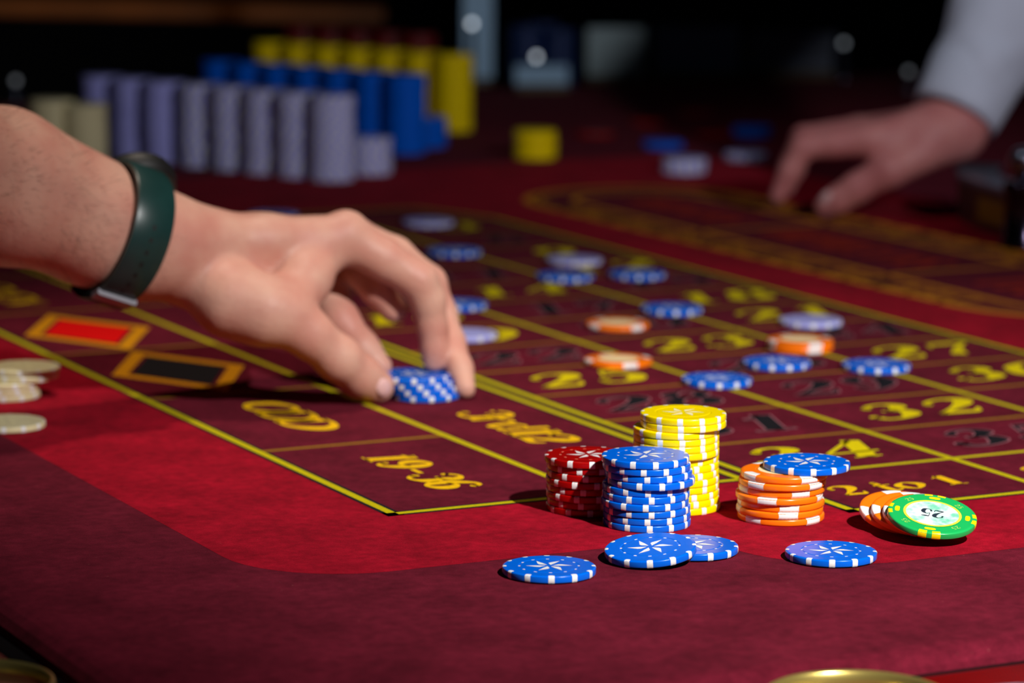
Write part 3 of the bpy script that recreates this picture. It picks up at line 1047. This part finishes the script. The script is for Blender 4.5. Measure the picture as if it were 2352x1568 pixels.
class Field:
    def __init__(self, lo, hi, h=H):
        self.h = h
        self.lo = np.array(lo, dtype=np.float32)
        self.n = np.ceil((np.array(hi) - np.array(lo)) / h).astype(int) + 1
        self.F = np.full(self.n, 0.03, dtype=np.float32)

    def _sub(self, lo, hi):
        a = np.maximum(((lo - self.lo) / self.h).astype(int) - 1, 0)
        b = np.minimum(((hi - self.lo) / self.h).astype(int) + 2, self.n)
        if np.any(b <= a):
            return None
        g = np.meshgrid(*[self.lo[k] + self.h * np.arange(a[k], b[k], dtype=np.float32) for k in range(3)], indexing='ij')
        return tuple(slice(a[k], b[k]) for k in range(3)), g

    def cone(self, p1, r1, p2, r2, k=.004):
        p1, p2 = np.array(p1, dtype=np.float32), np.array(p2, dtype=np.float32)
        rm = max(r1, r2) + .014
        s = self._sub(np.minimum(p1, p2) - rm, np.maximum(p1, p2) + rm)
        if s is None:
            return
        sl, (X, Y, Z) = s
        ba = p2 - p1
        t = ((X - p1[0]) * ba[0] + (Y - p1[1]) * ba[1] + (Z - p1[2]) * ba[2]) / max(1e-9, float(ba @ ba))
        t = np.clip(t, 0, 1)
        d = np.sqrt((X - p1[0] - t * ba[0]) ** 2 + (Y - p1[1] - t * ba[1]) ** 2 + (Z - p1[2] - t * ba[2]) ** 2) - (r1 + t * (r2 - r1))
        self._union(sl, d, k)

    def ball(self, c, r, k=.004):
        self.cone(c, r, tuple(np.array(c) + 1e-4), r, k)

    def chain(self, pts, k=.004):
        for (p1, r1), (p2, r2) in zip(pts[:-1], pts[1:]):
            self.cone(p1, r1, p2, r2, k)

    def _union(self, sl, d, k):
        a = self.F[sl]
        hh = np.maximum(k - np.abs(a - d), 0) / k
        self.F[sl] = np.minimum(a, d) - hh * hh * k * .25

    def mesh(self, name, m, smooth_it=3):
        F = self.F
        ins = F < 0
        n = np.array(F.shape) - 1
        cs = [(i, j, k) for i in (0, 1) for j in (0, 1) for k in (0, 1)]
        cnt = sum(ins[i:n[0] + i, j:n[1] + j, k:n[2] + k].astype(np.int8) for i, j, k in cs)
        act = np.argwhere((cnt > 0) & (cnt < 8))
        idx = np.full(tuple(n), -1, dtype=np.int64)
        idx[act[:, 0], act[:, 1], act[:, 2]] = np.arange(len(act))
        acc = np.zeros((len(act), 3))
        num_ = np.zeros(len(act))
        for a in cs:
            for ax in range(3):
                if a[ax] == 0:
                    b = list(a); b[ax] = 1
                    fa = F[act[:, 0] + a[0], act[:, 1] + a[1], act[:, 2] + a[2]]
                    fb = F[act[:, 0] + b[0], act[:, 1] + b[1], act[:, 2] + b[2]]
                    cr = (fa < 0) != (fb < 0)
                    t = np.where(cr, fa / np.where(cr, fa - fb, 1), 0)
                    p_ = np.array(a)[None, :] + np.zeros((len(act), 3))
                    p_[:, ax] += t
                    acc[cr] += p_[cr]
                    num_[cr] += 1
        P_ = (act + acc / num_[:, None]) * self.h + self.lo
        Q = []
        for ax in range(3):
            o1_, o2_ = [(1, 2), (2, 0), (0, 1)][ax]
            A = np.moveaxis(ins, ax, 0)
            e = np.argwhere(A[:-1] != A[1:])
            full = np.zeros((len(e), 3), dtype=int)
            rest = [x for x in range(3) if x != ax]
            full[:, ax] = e[:, 0]
            full[:, rest[0]] = e[:, 1]
            full[:, rest[1]] = e[:, 2]
            ok = (full[:, o1_] > 0) & (full[:, o2_] > 0) & (full[:, o1_] < n[o1_]) & (full[:, o2_] < n[o2_])
            full = full[ok]
            d1 = np.zeros(3, int); d1[o1_] = 1
            d2 = np.zeros(3, int); d2[o2_] = 1
            c0 = full - d1 - d2; c1 = full - d2; c2 = full; c3 = full - d1
            q = np.stack([idx[tuple(c.T)] for c in (c0, c1, c2, c3)], 1)
            flip = ~ins[tuple(full.T)]
            q[flip] = q[flip][:, ::-1]
            Q.append(q)
        Q = np.concatenate(Q)
        Q = Q[(Q >= 0).all(1)]
        for _ in range(smooth_it):
            s = np.zeros_like(P_)
            c = np.zeros(len(P_))
            for i in range(4):
                a_, b_ = Q[:, i], Q[:, (i + 1) % 4]
                np.add.at(s, a_, P_[b_]); np.add.at(c, a_, 1)
                np.add.at(s, b_, P_[a_]); np.add.at(c, b_, 1)
            P_ = P_ * .5 + .5 * s / np.maximum(c, 1)[:, None]
        me = bpy.data.meshes.new(name)
        me.vertices.add(len(P_))
        me.vertices.foreach_set('co', P_.astype(np.float32).ravel())
        me.loops.add(len(Q) * 4)
        me.loops.foreach_set('vertex_index', Q.astype(np.int32).ravel())
        me.polygons.add(len(Q))
        me.polygons.foreach_set('loop_start', np.arange(0, len(Q) * 4, 4, dtype=np.int32))
        me.polygons.foreach_set('use_smooth', np.ones(len(Q), dtype=bool))
        me.materials.append(m)
        me.update(calc_edges=True)
        me.validate()
        return me


def skin_mat(name, base, flush, hairdark):
    mt = bpy.data.materials.new(name)
    mt.use_nodes = True
    nt = mt.node_tree
    L = nt.links.new
    b = nt.nodes['Principled BSDF']
    b.inputs['Roughness'].default_value = 0.5
    b.inputs['Specular IOR Level'].default_value = 0.35
    b.inputs['Subsurface Weight'].default_value = 0.12
    b.inputs['Subsurface Radius'].default_value = (0.005, 0.002, 0.0012)
    b.inputs['Subsurface Scale'].default_value = 1.0
    tc = nt.nodes.new('ShaderNodeTexCoord')
    n = nt.nodes.new('ShaderNodeTexNoise')
    n.inputs['Scale'].default_value = 38
    n.inputs['Detail'].default_value = 5
    L(tc.outputs['Object'], n.inputs['Vector'])
    r = nt.nodes.new('ShaderNodeValToRGB')
    r.color_ramp.elements[0].position = 0.35
    r.color_ramp.elements[0].color = base
    r.color_ramp.elements[1].position = 0.68
    r.color_ramp.elements[1].color = flush
    L(n.outputs['Fac'], r.inputs[0])
    L(r.outputs[0], b.inputs['Base Color'])
    n2 = nt.nodes.new('ShaderNodeTexNoise')
    n2.inputs['Scale'].default_value = 420
    n2.inputs['Detail'].default_value = 4
    L(tc.outputs['Object'], n2.inputs['Vector'])
    bp = nt.nodes.new('ShaderNodeBump')
    bp.inputs['Strength'].default_value = 0.25
    bp.inputs['Distance'].default_value = 0.0012
    L(n2.outputs['Fac'], bp.inputs['Height'])
    L(bp.outputs[0], b.inputs['Normal'])
    return mt


SKIN = skin_mat('skin_tan', lin(210, 160, 140), lin(198, 134, 118), None)
SKIN2 = skin_mat('skin_pink', lin(200, 128, 122), lin(186, 108, 106), None)
NAIL = mat('fingernail', lin(226, 180, 176), 0.36)

# ---- the player's forearm and left hand
f = Field((-0.52, 1.50, -0.004), (-0.015, 1.90, 0.235))
A_ = lambda *q: q
arm = [((-0.33753, 1.57, 0.1615), .047), ((-0.29812, 1.63, 0.14261), .0425), ((-0.2652, 1.67, 0.12634), .0375), ((-0.22228, 1.71, 0.10165), .0300), ((-0.1979, 1.728, 0.08967), .0275), ((-0.18231, 1.735, 0.08697), .0255)]
f.chain(arm, .012)
f.chain([((-0.26826, 1.69, 0.13019), .036), ((-0.1998, 1.745, 0.09143), .0265)], .012)
# metacarpals
f.chain([((-0.18376, 1.738, 0.08987), .0225), ((-0.16211, 1.745, 0.08911), .0150), ((-0.13474, 1.757, 0.0875), .0134), ((-0.09302, 1.776, 0.08749), .0132)], .010)
f.chain([((-0.18525, 1.752, 0.08705), .0220), ((-0.13852, 1.775, 0.08534), .0140), ((-0.09184, 1.8, 0.08509), .0130)], .010)
f.chain([((-0.18656, 1.764, 0.08185), .0200), ((-0.1401, 1.795, 0.07803), .0140), ((-0.09761, 1.826, 0.07668), .0125)], .010)
f.chain([((-0.18723, 1.77, 0.07621), .0180), ((-0.14636, 1.812, 0.06952), .0140), ((-0.11042, 1.846, 0.0651), .0118)], .010)
# palm mass, thenar, web
f.chain([((-0.17868, 1.745, 0.0809), .0235), ((-0.14736, 1.765, 0.07118), .0215), ((-0.12025, 1.788, 0.07304), .0150)], .010)
f.chain([((-0.16957, 1.735, 0.06693), .0135), ((-0.15139, 1.728, 0.05982), .0185), ((-0.13207, 1.726, 0.05435), .0175), ((-0.12092, 1.727, 0.05121), .0140)], .010)
f.chain([((-0.10359, 1.772, 0.079), .0110), ((-0.11193, 1.752, 0.0685), .0120), ((-0.12028, 1.735, 0.05663), .0130)], .010)
f.chain([((-0.14948, 1.79, 0.06275), .0170), ((-0.13085, 1.8, 0.05654), .0130)], .010)
# thumb
f.chain([((-0.1256, 1.727, 0.05259), .0138), ((-0.10942, 1.73, 0.04133), .0122), ((-0.0939, 1.738, 0.02677), .0118), ((-0.08328, 1.748, 0.016), .0112), ((-0.07378, 1.754, 0.00898), .0096)], .006)
# index
f.chain([((-0.09254, 1.776, 0.08822), .0132), ((-0.0715, 1.778, 0.07625), .0114), ((-0.05181, 1.78, 0.06374), .0106), ((-0.0465, 1.781, 0.05267), .0094), ((-0.0443, 1.782, 0.03836), .0083), ((-0.04302, 1.781, 0.02579), .0074), ((-0.04345, 1.78, 0.0186), .0062)], .004)
f.ball((-0.09163, 1.777, 0.09124), .0108, .006)
# middle
f.chain([((-0.09068, 1.801, 0.08424), .0128), ((-0.06652, 1.806, 0.07344), .0112), ((-0.04694, 1.806, 0.05879), .0098), ((-0.0402, 1.803, 0.04199), .0088), ((-0.03405, 1.792, 0.027), .0080), ((-0.02888, 1.778, 0.01513), .0072), ((-0.02552, 1.767, 0.00559), .0058)], .004)
# ring, curled under
f.chain([((-0.09613, 1.826, 0.07545), .0122), ((-0.08922, 1.806, 0.07178), .0110), ((-0.08489, 1.797, 0.06766), .0102), ((-0.07548, 1.793, 0.05751), .0092), ((-0.06623, 1.793, 0.04629), .0080)], .004)
# little finger, reaching down behind the thumb
f.chain([((-0.10809, 1.836, 0.064), .0118), ((-0.10402, 1.808, 0.0536), .0116), ((-0.09632, 1.792, 0.03883), .0108), ((-0.0833, 1.784, 0.02474), .0094), ((-0.07344, 1.78, 0.01542), .0072)], .005)
me = f.mesh('person', SKIN)
base = Vector((-0.20391, 1.72, 0.09467))
player = bpy.data.objects.new('person', me)
for v in me.vertices:
    v.co.z = max(v.co.z, .0006)
    v.co -= base
player.location = base
link(player)
tag(player, 'bare forearm and left hand of a person setting down blue chips, wearing a dark watch', 'person')


from mathutils.bvhtree import BVHTree


def on_skin(o, axis_pt, n):
    """point of the skin met when coming in along -n towards axis_pt, with its normal."""
    n = Vector(n).normalized()
    bvh = BVHTree.FromPolygons([v.co for v in o.data.vertices], [tuple(p_.vertices) for p_ in o.data.polygons])
    hit = bvh.ray_cast(Vector(axis_pt) - o.location + n * .02, -n)
    nm = hit[1] if hit[1].dot(n) > 0 else -hit[1]
    return hit[0] + o.location, nm


def patch(name, c, n, up_, sx, sy, dome, m, parent, nseg=14, rings=4):
    """slightly domed oval plate (nail)."""
    c, n, up_ = Vector(c), Vector(n).normalized(), Vector(up_).normalized()
    sd = n.cross(up_).normalized()
    up_ = sd.cross(n).normalized()
    V, F = [c + n * dome], []
    for j in range(1, rings + 1):
        u = j / rings
        for k in range(nseg):
            a = 2 * PI * k / nseg
            V.append(c + sd * (sx * u * math.cos(a)) + up_ * (sy * u * math.sin(a)) + n * dome * (1 - u * u) - n * .0004 * (u > .99))
    for k in range(nseg):
        F.append((0, 1 + k, 1 + (k + 1) % nseg))
    for j in range(rings - 1):
        for k in range(nseg):
            k2 = (k + 1) % nseg
            F.append((1 + j * nseg + k, 1 + (j + 1) * nseg + k, 1 + (j + 1) * nseg + k2, 1 + j * nseg + k2))
    o = obj(name, mesh_from(name, [v - parent.location for v in V], F, m, True), parent)
    return o


ta_ = (Vector((-0.07426, 1.754, 0.00825)) - Vector((-0.08328, 1.748, 0.01552))).normalized()
nn_ = Vector((-.28, -.80, .50))
nn_ = (nn_ - ta_ * nn_.dot(ta_)).normalized()
hp, hn = on_skin(player, (-0.07565, 1.753, 0.00938), nn_)
patch('thumbnail', hp + hn * .0003, hn, (.6, .1, -.5), .0046, .0062, .0012, NAIL, player)

# fine dark hairs on the forearm
rng = random.Random(3)
V, F = [], []
HAIR = mat('arm_hair', lin(74, 46, 32), 0.6)
pp = [Vector(q[0]) for q in arm[1:5]]
rr = [q[1] for q in arm[1:5]]
for k in range(2300):
    t = rng.random() * 2.99
    i = int(t); u = t - i
    c = pp[i].lerp(pp[i + 1], u)
    r0 = rr[i] * (1 - u) + rr[i + 1] * u
    ax = (pp[i + 1] - pp[i]).normalized()
    e1 = ax.cross(Vector((0, 1, 0))).normalized()
    e2 = ax.cross(e1).normalized()
    th = rng.uniform(0, 2 * PI)
    d = e1 * math.cos(th) + e2 * math.sin(th)
    ln = rng.uniform(.005, .010)
    a = c + d * (r0 * .99)
    tdir = (ax * rng.uniform(.4, 1.0) + d * .35 + e1 * rng.uniform(-.6, .6)).normalized()
    b = a + tdir * ln * .6 + d * .0008
    e = a + tdir * ln
    sd = d.cross(tdir).normalized() * .00007
    n0 = len(V)
    V += [a - sd, a + sd, b + sd * .7, b - sd * .7, e]
    F += [(n0, n0 + 1, n0 + 2, n0 + 3), (n0 + 3, n0 + 2, n0 + 4)]
hair = obj('arm_hair', mesh_from('arm_hair', [v - base for v in V], F, HAIR), player)
hair['kind'] = 'stuff'

# ---- wristwatch
STRAP = mat('green_black_strap', lin(22, 54, 52), 0.34, noise=(60, .15))
STEEL = mat('steel', lin(168, 168, 178), 0.42, metal=0.5)
BLK = mat('black_case', lin(12, 13, 14), 0.55)
HOLE = mat('strap_hole_dark', lin(6, 10, 10), 0.7)
wc = Vector((-0.2085, 1.716, 0.09772))
ax = (Vector((-0.18232, 1.735, 0.08579)) - Vector((-0.22226, 1.71, 0.10281))).normalized()
e1 = (Vector((-0.19215, 1.722, 0.13071)) - wc)
e1 = (e1 - ax * e1.dot(ax)).normalized()
e2 = ax.cross(e1).normalized()
if e2.y < 0:
    e2 = -e2
watch = empty('wristwatch', tuple(wc))
tag(watch, 'dark green strapped smartwatch worn on the player\'s wrist', 'watch')


def loop_pt(th, off=0.0, axo=0.0):
    """th = 0 at the front of the wrist (towards the viewer), 90 deg on top."""
    a, b = .0352 + off, .0340 + off
    return e1 * (a * math.sin(th)) - e2 * (b * math.cos(th)) + ax * axo


def strap_mesh(name, th0, th1, half, o0, o1, m, n=48, taper=0.0):
    V, F = [], []
    prof = [(-half, o0), (-half, o1 - .0006), (-half + .0012, o1), (half - .0012, o1), (half, o1 - .0006), (half, o0)]
    for i in range(n + 1):
        th = th0 + (th1 - th0) * i / n
        for x, o_ in prof:
            V.append(loop_pt(th, o_, x))
    k = len(prof)
    for i in range(n):
        for j in range(k):
            F.append((i * k + j, i * k + (j + 1) % k, (i + 1) * k + (j + 1) % k, (i + 1) * k + j))
    F.append(tuple(range(k)))
    F.append(tuple(n * k + j for j in range(k))[::-1])
    me_ = mesh_from(name, V, F, m, True)
    smooth_by_angle(me_, 40)
    return obj(name, me_, watch)


strap = strap_mesh('strap', -PI * .98, PI * .62, .0112, 0, .0026, STRAP)
for k in range(7):
    th = math.radians(16 - 10.5 * k)
    c = loop_pt(th, .00262)
    nn = (loop_pt(th, .004) - loop_pt(th, 0)).normalized()
    V = []
    tdir = (loop_pt(th + .01) - loop_pt(th - .01)).normalized()
    for j in range(12):
        a = 2 * PI * j / 12
        V.append(c + nn * .00005 + ax * (.0011 * math.cos(a)) + tdir * (.0015 * math.sin(a)))
    obj('strap_hole', mesh_from('strap_hole', V, [tuple(range(12))], HOLE), strap)
strap_mesh('keeper', -PI * .36, -PI * .30, .0118, .0020, .0052, STEEL, 6)
strap_mesh('buckle', -PI * .60, -PI * .37, .0112, .0022, .0046, BLK, 10)
# round case on the back of the wrist
thc = math.radians(142)
cc = loop_pt(thc, .0050) + ax * .014
cn = (loop_pt(thc, .01) - loop_pt(thc, 0)).normalized()
V, F = lathe([(.0005, -.0062), (.0195, -.0062), (.0215, -.004), (.0220, .002), (.0212, .0048), (.0195, .0056), (.0190, .0050), (.0005, .0052)], 48, close=False)
case = obj('watch_case', mesh_from('watch_case', V, F, BLK, True), watch, tuple(cc), Vector((0, 0, 1)).rotation_difference(cn).to_euler())
V, F = lathe([(.0005, .0056), (.0150, .0056), (.0188, .0053)], 40, close=False)
obj('watch_glass', mesh_from('watch_glass', V, F, mat('watch_glass', lin(8, 9, 12), .06), True), case)

# ---- the dealer's right hand and sleeve
f2 = Field((0.17, 2.50, -0.004), (0.46, 2.78, 0.17), .0018)
f2.chain([((0.36578, 2.632, 0.08287), .0235), ((0.35603, 2.625, 0.07073), .0262), ((0.33732, 2.615, 0.0645), .0245)], .010)
for dy, py, rw in ((0, 0, .0130), (.021, -6, .0128), (.042, -2, .0122), (.060, 8, .0112)):
    f2.chain([((lambda a, d: (a[0], a[1] + d, a[2]))((0.33506, 2.612, 0.069), dy * .55), .0200 - dy * .08), ((lambda a, d, z: (a[0], a[1] + d, a[2] - z))((0.2831, 2.6, 0.06206), dy, py * -.0003), rw)], .010)
f2.chain([((0.33361, 2.612, 0.05843), .0190), ((0.3014, 2.605, 0.05187), .0140)], .010)
f2.chain([((0.3253, 2.6, 0.05187), .0170), ((0.30003, 2.59, 0.03943), .0142), ((0.27448, 2.592, 0.02393), .0116), ((0.26093, 2.594, 0.0148), .0104), ((0.25113, 2.596, 0.0085), .0090)], .006)
f2.chain([((0.2831, 2.6, 0.06206), .0130), ((0.25697, 2.6, 0.05906), .0112), ((0.23257, 2.6, 0.05606), .0102), ((0.2213, 2.598, 0.03618), .0086), ((0.21253, 2.597, 0.01689), .0068)], .004)
for dx, dy in ((14, .024), (30, .045), (48, .062)):
    o_ = (lambda a, d: (a[0], a[1] + d, a[2]))
    f2.chain([(o_((0.28308, 2.6, 0.06276), dy), .0125), (o_((0.23778, 2.6, 0.0575), dy), .0098), (o_((0.22777, 2.6, 0.03601), dy), .0084), (o_((0.22181, 2.6, 0.02013), dy), .0066)], .004)
me = f2.mesh('person', SKIN2)
base2 = Vector((0.35603, 2.625, 0.07073))
for v in me.vertices:
    v.co.z = max(v.co.z, .0006)
    v.co -= base2
dealer = bpy.data.objects.new('person', me)
dealer.location = base2
link(dealer)
tag(dealer, 'dealer reaching in from the right in a white shirt sleeve, right hand on the felt', 'person')
hp, hn = on_skin(dealer, (0.2532, 2.596, 0.00958), (-.30, -.70, .65))
patch('thumbnail', hp + hn * .0004, hn, (-.7, 0, -.5), .0048, .0064, .0012, NAIL, dealer)

SHIRT = mat('white_shirt', lin(196, 200, 216), 0.85, noise=(40, .05), bump=(90, .25))


def sleeve():
    c0, c1, c2 = Vector((0.35749, 2.63, 0.07946)), Vector((0.39398, 2.66, 0.14675)), Vector((0.4437, 2.7, 0.23398))
    c3 = Vector((0.62, 2.80, 0.42))
    path = [(c0, .0325), (c0.lerp(c1, .12), .0345), (c0.lerp(c1, .4), .0375), (c0.lerp(c1, .62), .041), (c0.lerp(c1, .72), .0385), (c1, .0455), (c1.lerp(c2, .5), .052), (c2, .056), (c3, .07)]
    V, F = [], []
    seg = 40
    n = len(path)
    rg = random.Random(5)
    prev = None
    ctr = [q[0] for q in path]
    for layer, dr in ((0, 0.0), (1, -.0022)):
        for i, (c, r) in enumerate(path):
            d = (ctr[min(i + 1, n - 1)] - ctr[max(i - 1, 0)]).normalized()
            a = d.cross(Vector((0, 1, 0))).normalized()
            b = d.cross(a).normalized()
            for k in range(seg):
                t = 2 * PI * k / seg
                wob = .0022 * math.sin(3 * t + i * 1.3) * (i > 1) + .0015 * math.sin(5 * t - i * 2.1) * (i > 2)
                V.append(c + (a * math.cos(t) + b * math.sin(t)) * (r + dr + wob))
    for layer in (0, 1):
        o_ = layer * n * seg
        for i in range(n - 1):
            for k in range(seg):
                k2 = (k + 1) % seg
                q = (o_ + i * seg + k, o_ + i * seg + k2, o_ + (i + 1) * seg + k2, o_ + (i + 1) * seg + k)
                F.append(q if layer == 0 else q[::-1])
    for k in range(seg):
        k2 = (k + 1) % seg
        F.append((k, n * seg + k, n * seg + k2, k2))
    me_ = mesh_from('shirt_sleeve', [v - base2 for v in V], F, SHIRT, True)
    o = obj('shirt_sleeve', me_, dealer)
    sub = o.modifiers.new('subdivision', 'SUBSURF')
    sub.levels = 1
    sub.render_levels = 1
    # cuff band
    d = (c1 - c0).normalized()
    a = d.cross(Vector((0, 1, 0))).normalized()
    b = d.cross(a).normalized()
    V, F = [], []
    prof = [(-.001, .0320), (-.001, .0352), (.006, .0362), (.040, .0388), (.043, .0378)]
    for k in range(48):
        t = 2 * PI * k / 48
        for x, r in prof:
            V.append(c0 + d * x + (a * math.cos(t) + b * math.sin(t)) * r)
    for k in range(48):
        k2 = (k + 1) % 48
        for i in range(len(prof) - 1):
            F.append((k * 5 + i, k2 * 5 + i, k2 * 5 + i + 1, k * 5 + i + 1))
    obj('shirt_cuff', mesh_from('shirt_cuff', [v - base2 for v in V], F, SHIRT, True), dealer)


sleeve()

# ------------------------------------------------------------------ right edge: marker, dealer's rail
CHROME = mat('chrome', lin(150, 150, 165), 0.22, metal=1.0)
mk = (0.37848, 2.40203)
marker = empty('win_marker', (mk[0] + .004, mk[1] + .016, 0.0004))
tag(marker, 'dark chrome roulette win marker standing at the right edge of the picture', 'marker')
V, F = lathe([(.0005, 0), (.0165, 0), (.0172, .002), (.0165, .005), (.0150, .007), (.0148, .040), (.0160, .043), (.0165, .047), (.0150, .050), (.0005, .051)], 48, close=False)
obj('marker_body', mesh_from('marker_body', V, F, mat('smoked_metal', lin(66, 58, 74), .2, metal=1.0), True), marker)
V, F = lathe([(.0005, .050), (.006, .051), (.0055, .054), (.0105, .058), (.0128, .064), (.0115, .070), (.0070, .0745), (.0005, .0758)], 40, close=False)
obj('marker_knob', mesh_from('marker_knob', V, F, CHROME, True), marker)

# curved wooden rail on the dealer's side with a grey metal cap
base3 = (0.36, 2.55, 0)
drail = empty('chip_rail', base3)
tag(drail, 'low curved wooden rail with a grey metal cap beside the dealer\'s hand', 'rail')
path = [(.372, 2.66), (.360, 2.62), (.357, 2.575), (.364, 2.525), (.379, 2.470), (.400, 2.400), (.430, 2.330), (.472, 2.26)]


def wall_strip(name, z0, z1, off0, off1, m):
    V, F = [], []
    n = len(path)
    for i, (x, y) in enumerate(path):
        a, b = path[max(i - 1, 0)], path[min(i + 1, n - 1)]
        dx, dy = b[0] - a[0], b[1] - a[1]
        l = math.hypot(dx, dy)
        nx, ny = -dy / l, dx / l
        for off, z in ((off0, z0), (off0, z1), (off1, z1), (off1, z0)):
            V.append((x + nx * off - base3[0], y + ny * off - base3[1], z))
    for i in range(n - 1):
        for j in range(4):
            F.append((4 * i + j, 4 * i + (j + 1) % 4, 4 * i + 4 + (j + 1) % 4, 4 * i + 4 + j))
    F.append((0, 1, 2, 3)[::-1])
    F.append(tuple(4 * (n - 1) + j for j in range(4)))
    return obj(name, mesh_from(name, V, F, m), drail)


wall_strip('rail_body', .0003, .034, 0, .022, MATS['dark_wood'])
wall_strip('rail_cap', .034, .038, -.002, .030, mat('grey_cap', lin(120, 124, 140), .35, metal=.6))
path = path[3:6]
wall_strip('yellow_glow_strip', .008, .026, -.001, .001, mat('reflected_yellow', lin(150, 112, 20), .5, metal=.5))  # strip coloured to paint a yellow reflection on the rail's side

# ------------------------------------------------------------------ far end: frosted panels, posts with small lamps, wood ledge
TC = Matrix.Rotation(TH_, 3, 'Z')


def tw(a, b, z=0):
    q = TC @ Vector((a, b, 0))
    return (OX + q.x, OY + q.y, z)


def panel(gx, gy, width, h, tint, label):
    root = empty('screen_panel', (gx, gy, .0003), (0, 0, .12))
    tag(root, label, 'screen')
    hw = width / 2
    bm_obj('panel_sheet', box_data(-hw, hw, -.004, .004, .008, h, .0015), tint, root)
    bm_obj('panel_foot', box_data(-hw, hw, -.012, .012, 0, .008, .002), mat('foot_wood', lin(84, 66, 26), .5), root)
    return root


FROST1 = mat('frosted_pale', lin(150, 188, 216), .45)
FROST2 = mat('frosted_grey', lin(140, 160, 162), .5)
FROST3 = mat('frosted_blue', lin(84, 106, 136), .5)
FROST4 = mat('frosted_dim', lin(70, 78, 96), .5)
panel(*(-0.0436, 3.84694), .036, .30, FROST1, 'tall narrow pale glass panel right of the far yellow stacks')
panel(*(0.03155, 3.7631), .062, .030, FROST1, 'low pale glass block in front of the far blue stack')
panel(*(0.12124, 3.89361), .070, .066, FROST2, 'grey frosted glass panel in the middle of the far table end')
panel(*(0.22141, 3.94135), .104, .064, FROST3, 'dim blue frosted glass panel right of the grey one')
panel(*(0.33803, 3.97845), .112, .056, FROST4, 'dimmest frosted panel at the right end of the far row')
for q_, n_ in (((0.0141, 3.83381), 22), ((0.05209, 3.8312), 21), ((0.03362, 3.89802), 22)):
    bulk_stack('dim_blue', q_[0], q_[1], n_)  # blue chips in a darkened copy, the dim light put into their colour
V, F, MI, ML = [], [], [], []
for c_, (v_, f_) in BULK.items():
    o_ = len(V)
    V += v_
    F += [tuple(i_ + o_ for i_ in q_) for q_ in f_]
    MI += [len(ML)] * len(f_)
    ML.append({'lilac': P_LIL, 'blue': P_BLUE, 'yellow': P_YEL, 'dim_blue': mat('dimmed_blue_plastic', lin(34, 52, 98), .35), 'red': mat('dimmed_red_plastic', lin(112, 22, 24), .35)}[c_])  # far red is ordinary red darkened, the light's falloff put into the colour
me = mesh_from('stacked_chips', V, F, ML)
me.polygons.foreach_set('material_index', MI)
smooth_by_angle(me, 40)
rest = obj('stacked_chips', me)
tag(rest, 'blurred rows of blue, yellow, shade-dimmed red and lilac chip stacks filling the far bank', 'chips', None, 'stuff')


def post_lamp(px_loc, h, power, label, r=.0035):
    x, y = px_loc
    root = empty('post_lamp', (x, y, .0003))
    tag(root, label, 'lamp')
    V, F = lathe([(.0005, 0), (.010, 0), (.010, .003), (.0035, .005), (.0032, h - r), (.0005, h - r)], 20, close=False)
    obj('post', mesh_from('post', V, F, CHROME, True), root)
    bm = bmesh.new()
    bmesh.ops.create_icosphere(bm, subdivisions=2, radius=r)
    bm_obj('bulb', bm, mat(f'bulb_{power}', (1, 1, 1, 1), .4, emit=((.80, .90, 1.0, 1), power)), root, (0, 0, h), smooth=True)


def lamp_at(p3, power, label, r=.0035):
    post_lamp((p3[0], p3[1]), p3[2], power, label, r)


lamp_at((-0.04958, 3.8, 0.07497), 1.7, 'small bright lamp on a post before the tall pale glass panel')
lamp_at((0.02576, 3.78, 0.0385), 1.35, 'small bright lamp on a post before the far blue stacks')
lamp_at((0.39966, 3.95, 0.04505), 0.30, 'faint lamp on a post at the right end of the far panels')
lamp_at((0.46108, 3.8, 0.0231), 0.14, 'very faint lamp on a post left of the dealer\'s sleeve')
lamp_at((-0.55219, 3.6, 0.02097), 0.10, 'faint lamp on a post at the left edge above the forearm')

# wooden ledge far behind at the upper left
ledge = bm_obj('wooden_ledge', box_data(-.75, .55, -.03, .03, -.011, .011, .004), mat('warm_wood', lin(150, 84, 30), .5, noise=(9, .25)), None, (-0.74901, 5.0, 0.01665), (0, .012, 0))
tag(ledge, 'dim brown wooden ledge far behind at the upper left', 'ledge')

# grey-blue mottled cloth at the bottom right corner of the rail
bm = bmesh.new()
bmesh.ops.create_uvsphere(bm, u_segments=40, v_segments=20, radius=1.0)
rg = random.Random(11)
for v in bm.verts:
    x, y, z = v.co
    wv = 1 + .07 * math.sin(5 * x + 2 * y) + .05 * math.sin(9 * y + 3 * z) + rg.uniform(-.012, .012)
    v.co = Vector((x * .055, y * .028, z * .0095)) * wv
cloth = bm_obj('folded_cloth', bm, mat('grey_blue_cloth', lin(112, 122, 140), .8, noise=(260, .55), bump=(400, .6)), None, (0.18089, 1.112, 0.00448), (0, 0, .25), smooth=True)
tag(cloth, 'grey-blue mottled cloth lying on the rail at the bottom right corner', 'cloth')
